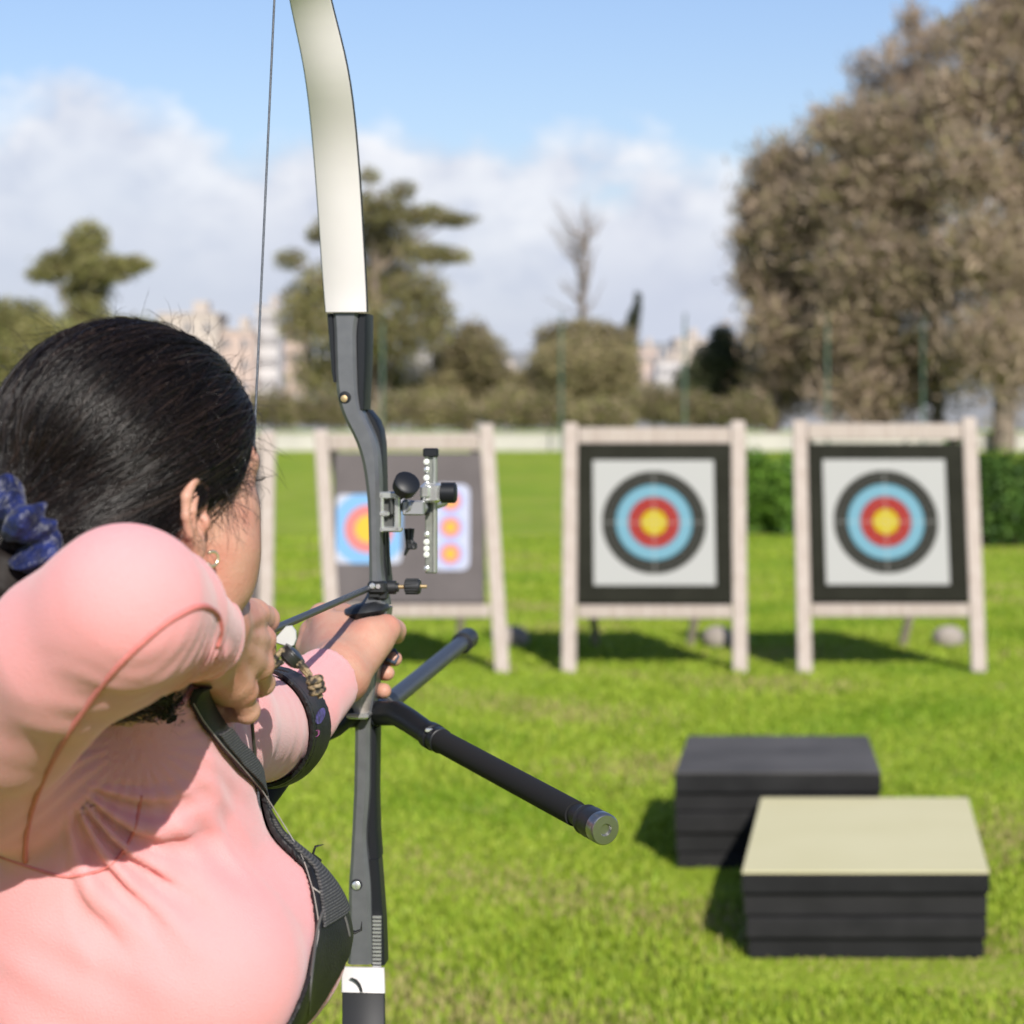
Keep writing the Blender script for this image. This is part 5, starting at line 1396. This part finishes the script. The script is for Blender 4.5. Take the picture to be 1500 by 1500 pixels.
# arm guard on the bow forearm
def f_ag(p, a, b, w0=.002, w1=.0065, half=None):
    d = f_larm(p, .004)
    t = (p - EL.astype(np.float32)) @ la_axis.astype(np.float32)
    sh = np.maximum(np.maximum(d - w1, w0 - d), np.maximum(a - t, t - b))
    if half is not None:
        q = (p - EL.astype(np.float32)) @ np.asarray(half, np.float32); sh = np.maximum(sh, -q)
    return sh
AG = [(.040, .050), (.100, .112)]
agl, agh = EL - (.09, .09, .09), WL + (.09, .05, .09)
pv = np.array((.80, -.25, -.35)); pv -= la_axis * (pv @ la_axis); pv /= np.linalg.norm(pv)
V, F = mesh_sdf(lambda p: f_ag(p, -.034, .024, .0015, .0062, pv), agl, agh, .0025, slack=2.4)
ag = npobj('arm_guard', V, F, M_guard, person, 40)
for a, b in ((-.046, -.034), (.010, .026)):
    V, F = mesh_sdf(lambda p: f_ag(p, a, b, .002, .006), agl, agh, .0025, slack=2.4)
    npobj('arm_strap', V, F, M_guard, ag, 40)
M_purple = mat('purple_print', (.10, .06, .30), .5, (.02, .02, .05), 120)
sgv = np.array([v.co for v in ag.data.vertices]) + world_loc(ag.parent); bvh = BVHTree.FromPolygons([tuple(map(float, v)) for v in sgv], [tuple(p.vertices) for p in ag.data.polygons])
for (cx_, cy_, ww, hh, mt) in ((469, 1049, 6, 12, M_purple), (464, 1074, 3.5, 5, mat('pink_print', (.35, .08, .25), .5))):
    hs = [ray(cx_ + ww * math.cos(a) - .3 * hh * math.sin(a), cy_ + hh * math.sin(a)) for a in np.linspace(0, 2 * math.pi, 17)[:-1]]
    hs = [h for h in hs if h is not None]
    if len(hs) > 6:
        m = MB(); m.strip([[h[0] - h[1] * .0005 for h in hs], [h[0] + h[1] * .0006 for h in hs]]); m.build('emblem', mt, ag)
bvh = bvh2
# finger tab with knob and camouflage cord on the drawing hand
M_tabw = mat('tab_white', (.44, .44, .435), .35, (.39, .39, .385), 40, spec=.5)
m = MB(); tabp = [(393, 931), (404, 934), (411, 926), (419, 917), (428, 916), (434, 924), (435, 936), (431, 946), (424, 948), (414, 945), (402, 941), (393, 939)]
m.strip([[at(x, y, 1.895) for x, y in [((q[0] - 415) * .93 + 415, (q[1] - 932) * .93 + 932) for q in tabp]], [at(x, y, 1.897) for x, y in tabp], [at(x, y, 1.908) for x, y in tabp], [at(x, y, 1.910) for x, y in [((q[0] - 415) * .93 + 415, (q[1] - 932) * .93 + 932) for q in tabp]]])
tab = m.build('finger_tab', M_tabw, person, 40)
m = MB(); a, b = at(419, 970, 1.892), at(437, 952, 1.892); d = (b - a) / np.linalg.norm(b - a)
m.lathe(a, d, [(0, .006), (.002, .0095), (.004, .0105), (.0095, .0105), (.0115, .0095), (.0125, .006)], 20)
for k in range(5):
    m.lathe(a + d * (.003 + .0018 * k), d, [(0, .0108), (.0009, .0108)], 20)
m.build('tab_knob', mat('ribbed_black', (.018, .018, .02), .35, spec=.6), tab, 35)
M_cord = mat('camo_cord', (.02, .017, .014), .75, (.30, .22, .13), 210, 2, lo=.42, hi=.6, bump=.8, bscale=700)
m = MB(); m.tube([at(392, 975, 1.888), at(402, 968, 1.884), at(408, 958, 1.884), at(413, 952, 1.886), at(420, 958, 1.886)], .0026, 10); m.tube([at(396, 968, 1.89), at(404, 975, 1.885), at(414, 968, 1.885)], .0026, 10)
m.tube([at(430, 968, 1.888), at(440, 975, 1.886), at(449, 986, 1.886), at(456, 997, 1.888)], .0027, 10); m.tube([at(436, 966, 1.887), at(447, 978, 1.884), at(455, 990, 1.886)], .0024, 10)
for k in range(3):
    c = at(461 + 2 * k, 996 + 8 * k, 1.887); m.tube([c + .0052 * (math.cos(q) * np.array((1, 0, .3)) + math.sin(q) * np.array((0, 1, .2))) for q in np.linspace(0, 6.2, 14)], .0024, 8)
m.tube([at(464, 1004, 1.887), at(467, 1016, 1.888), at(470, 1022, 1.888)], .0026, 8)
m.build('tab_cord', M_cord, tab, 60)
# sling cord round the bow hand's fingers
m = MB(); m.tube([at(566, 955, 2.60), at(578, 952, 2.605), at(583, 962, 2.60), at(578, 971, 2.595), at(566, 966, 2.59)], .0022, 8); m.build('finger_sling', mat('sling_cord', (.04, .05, .08), .6), person, 60)
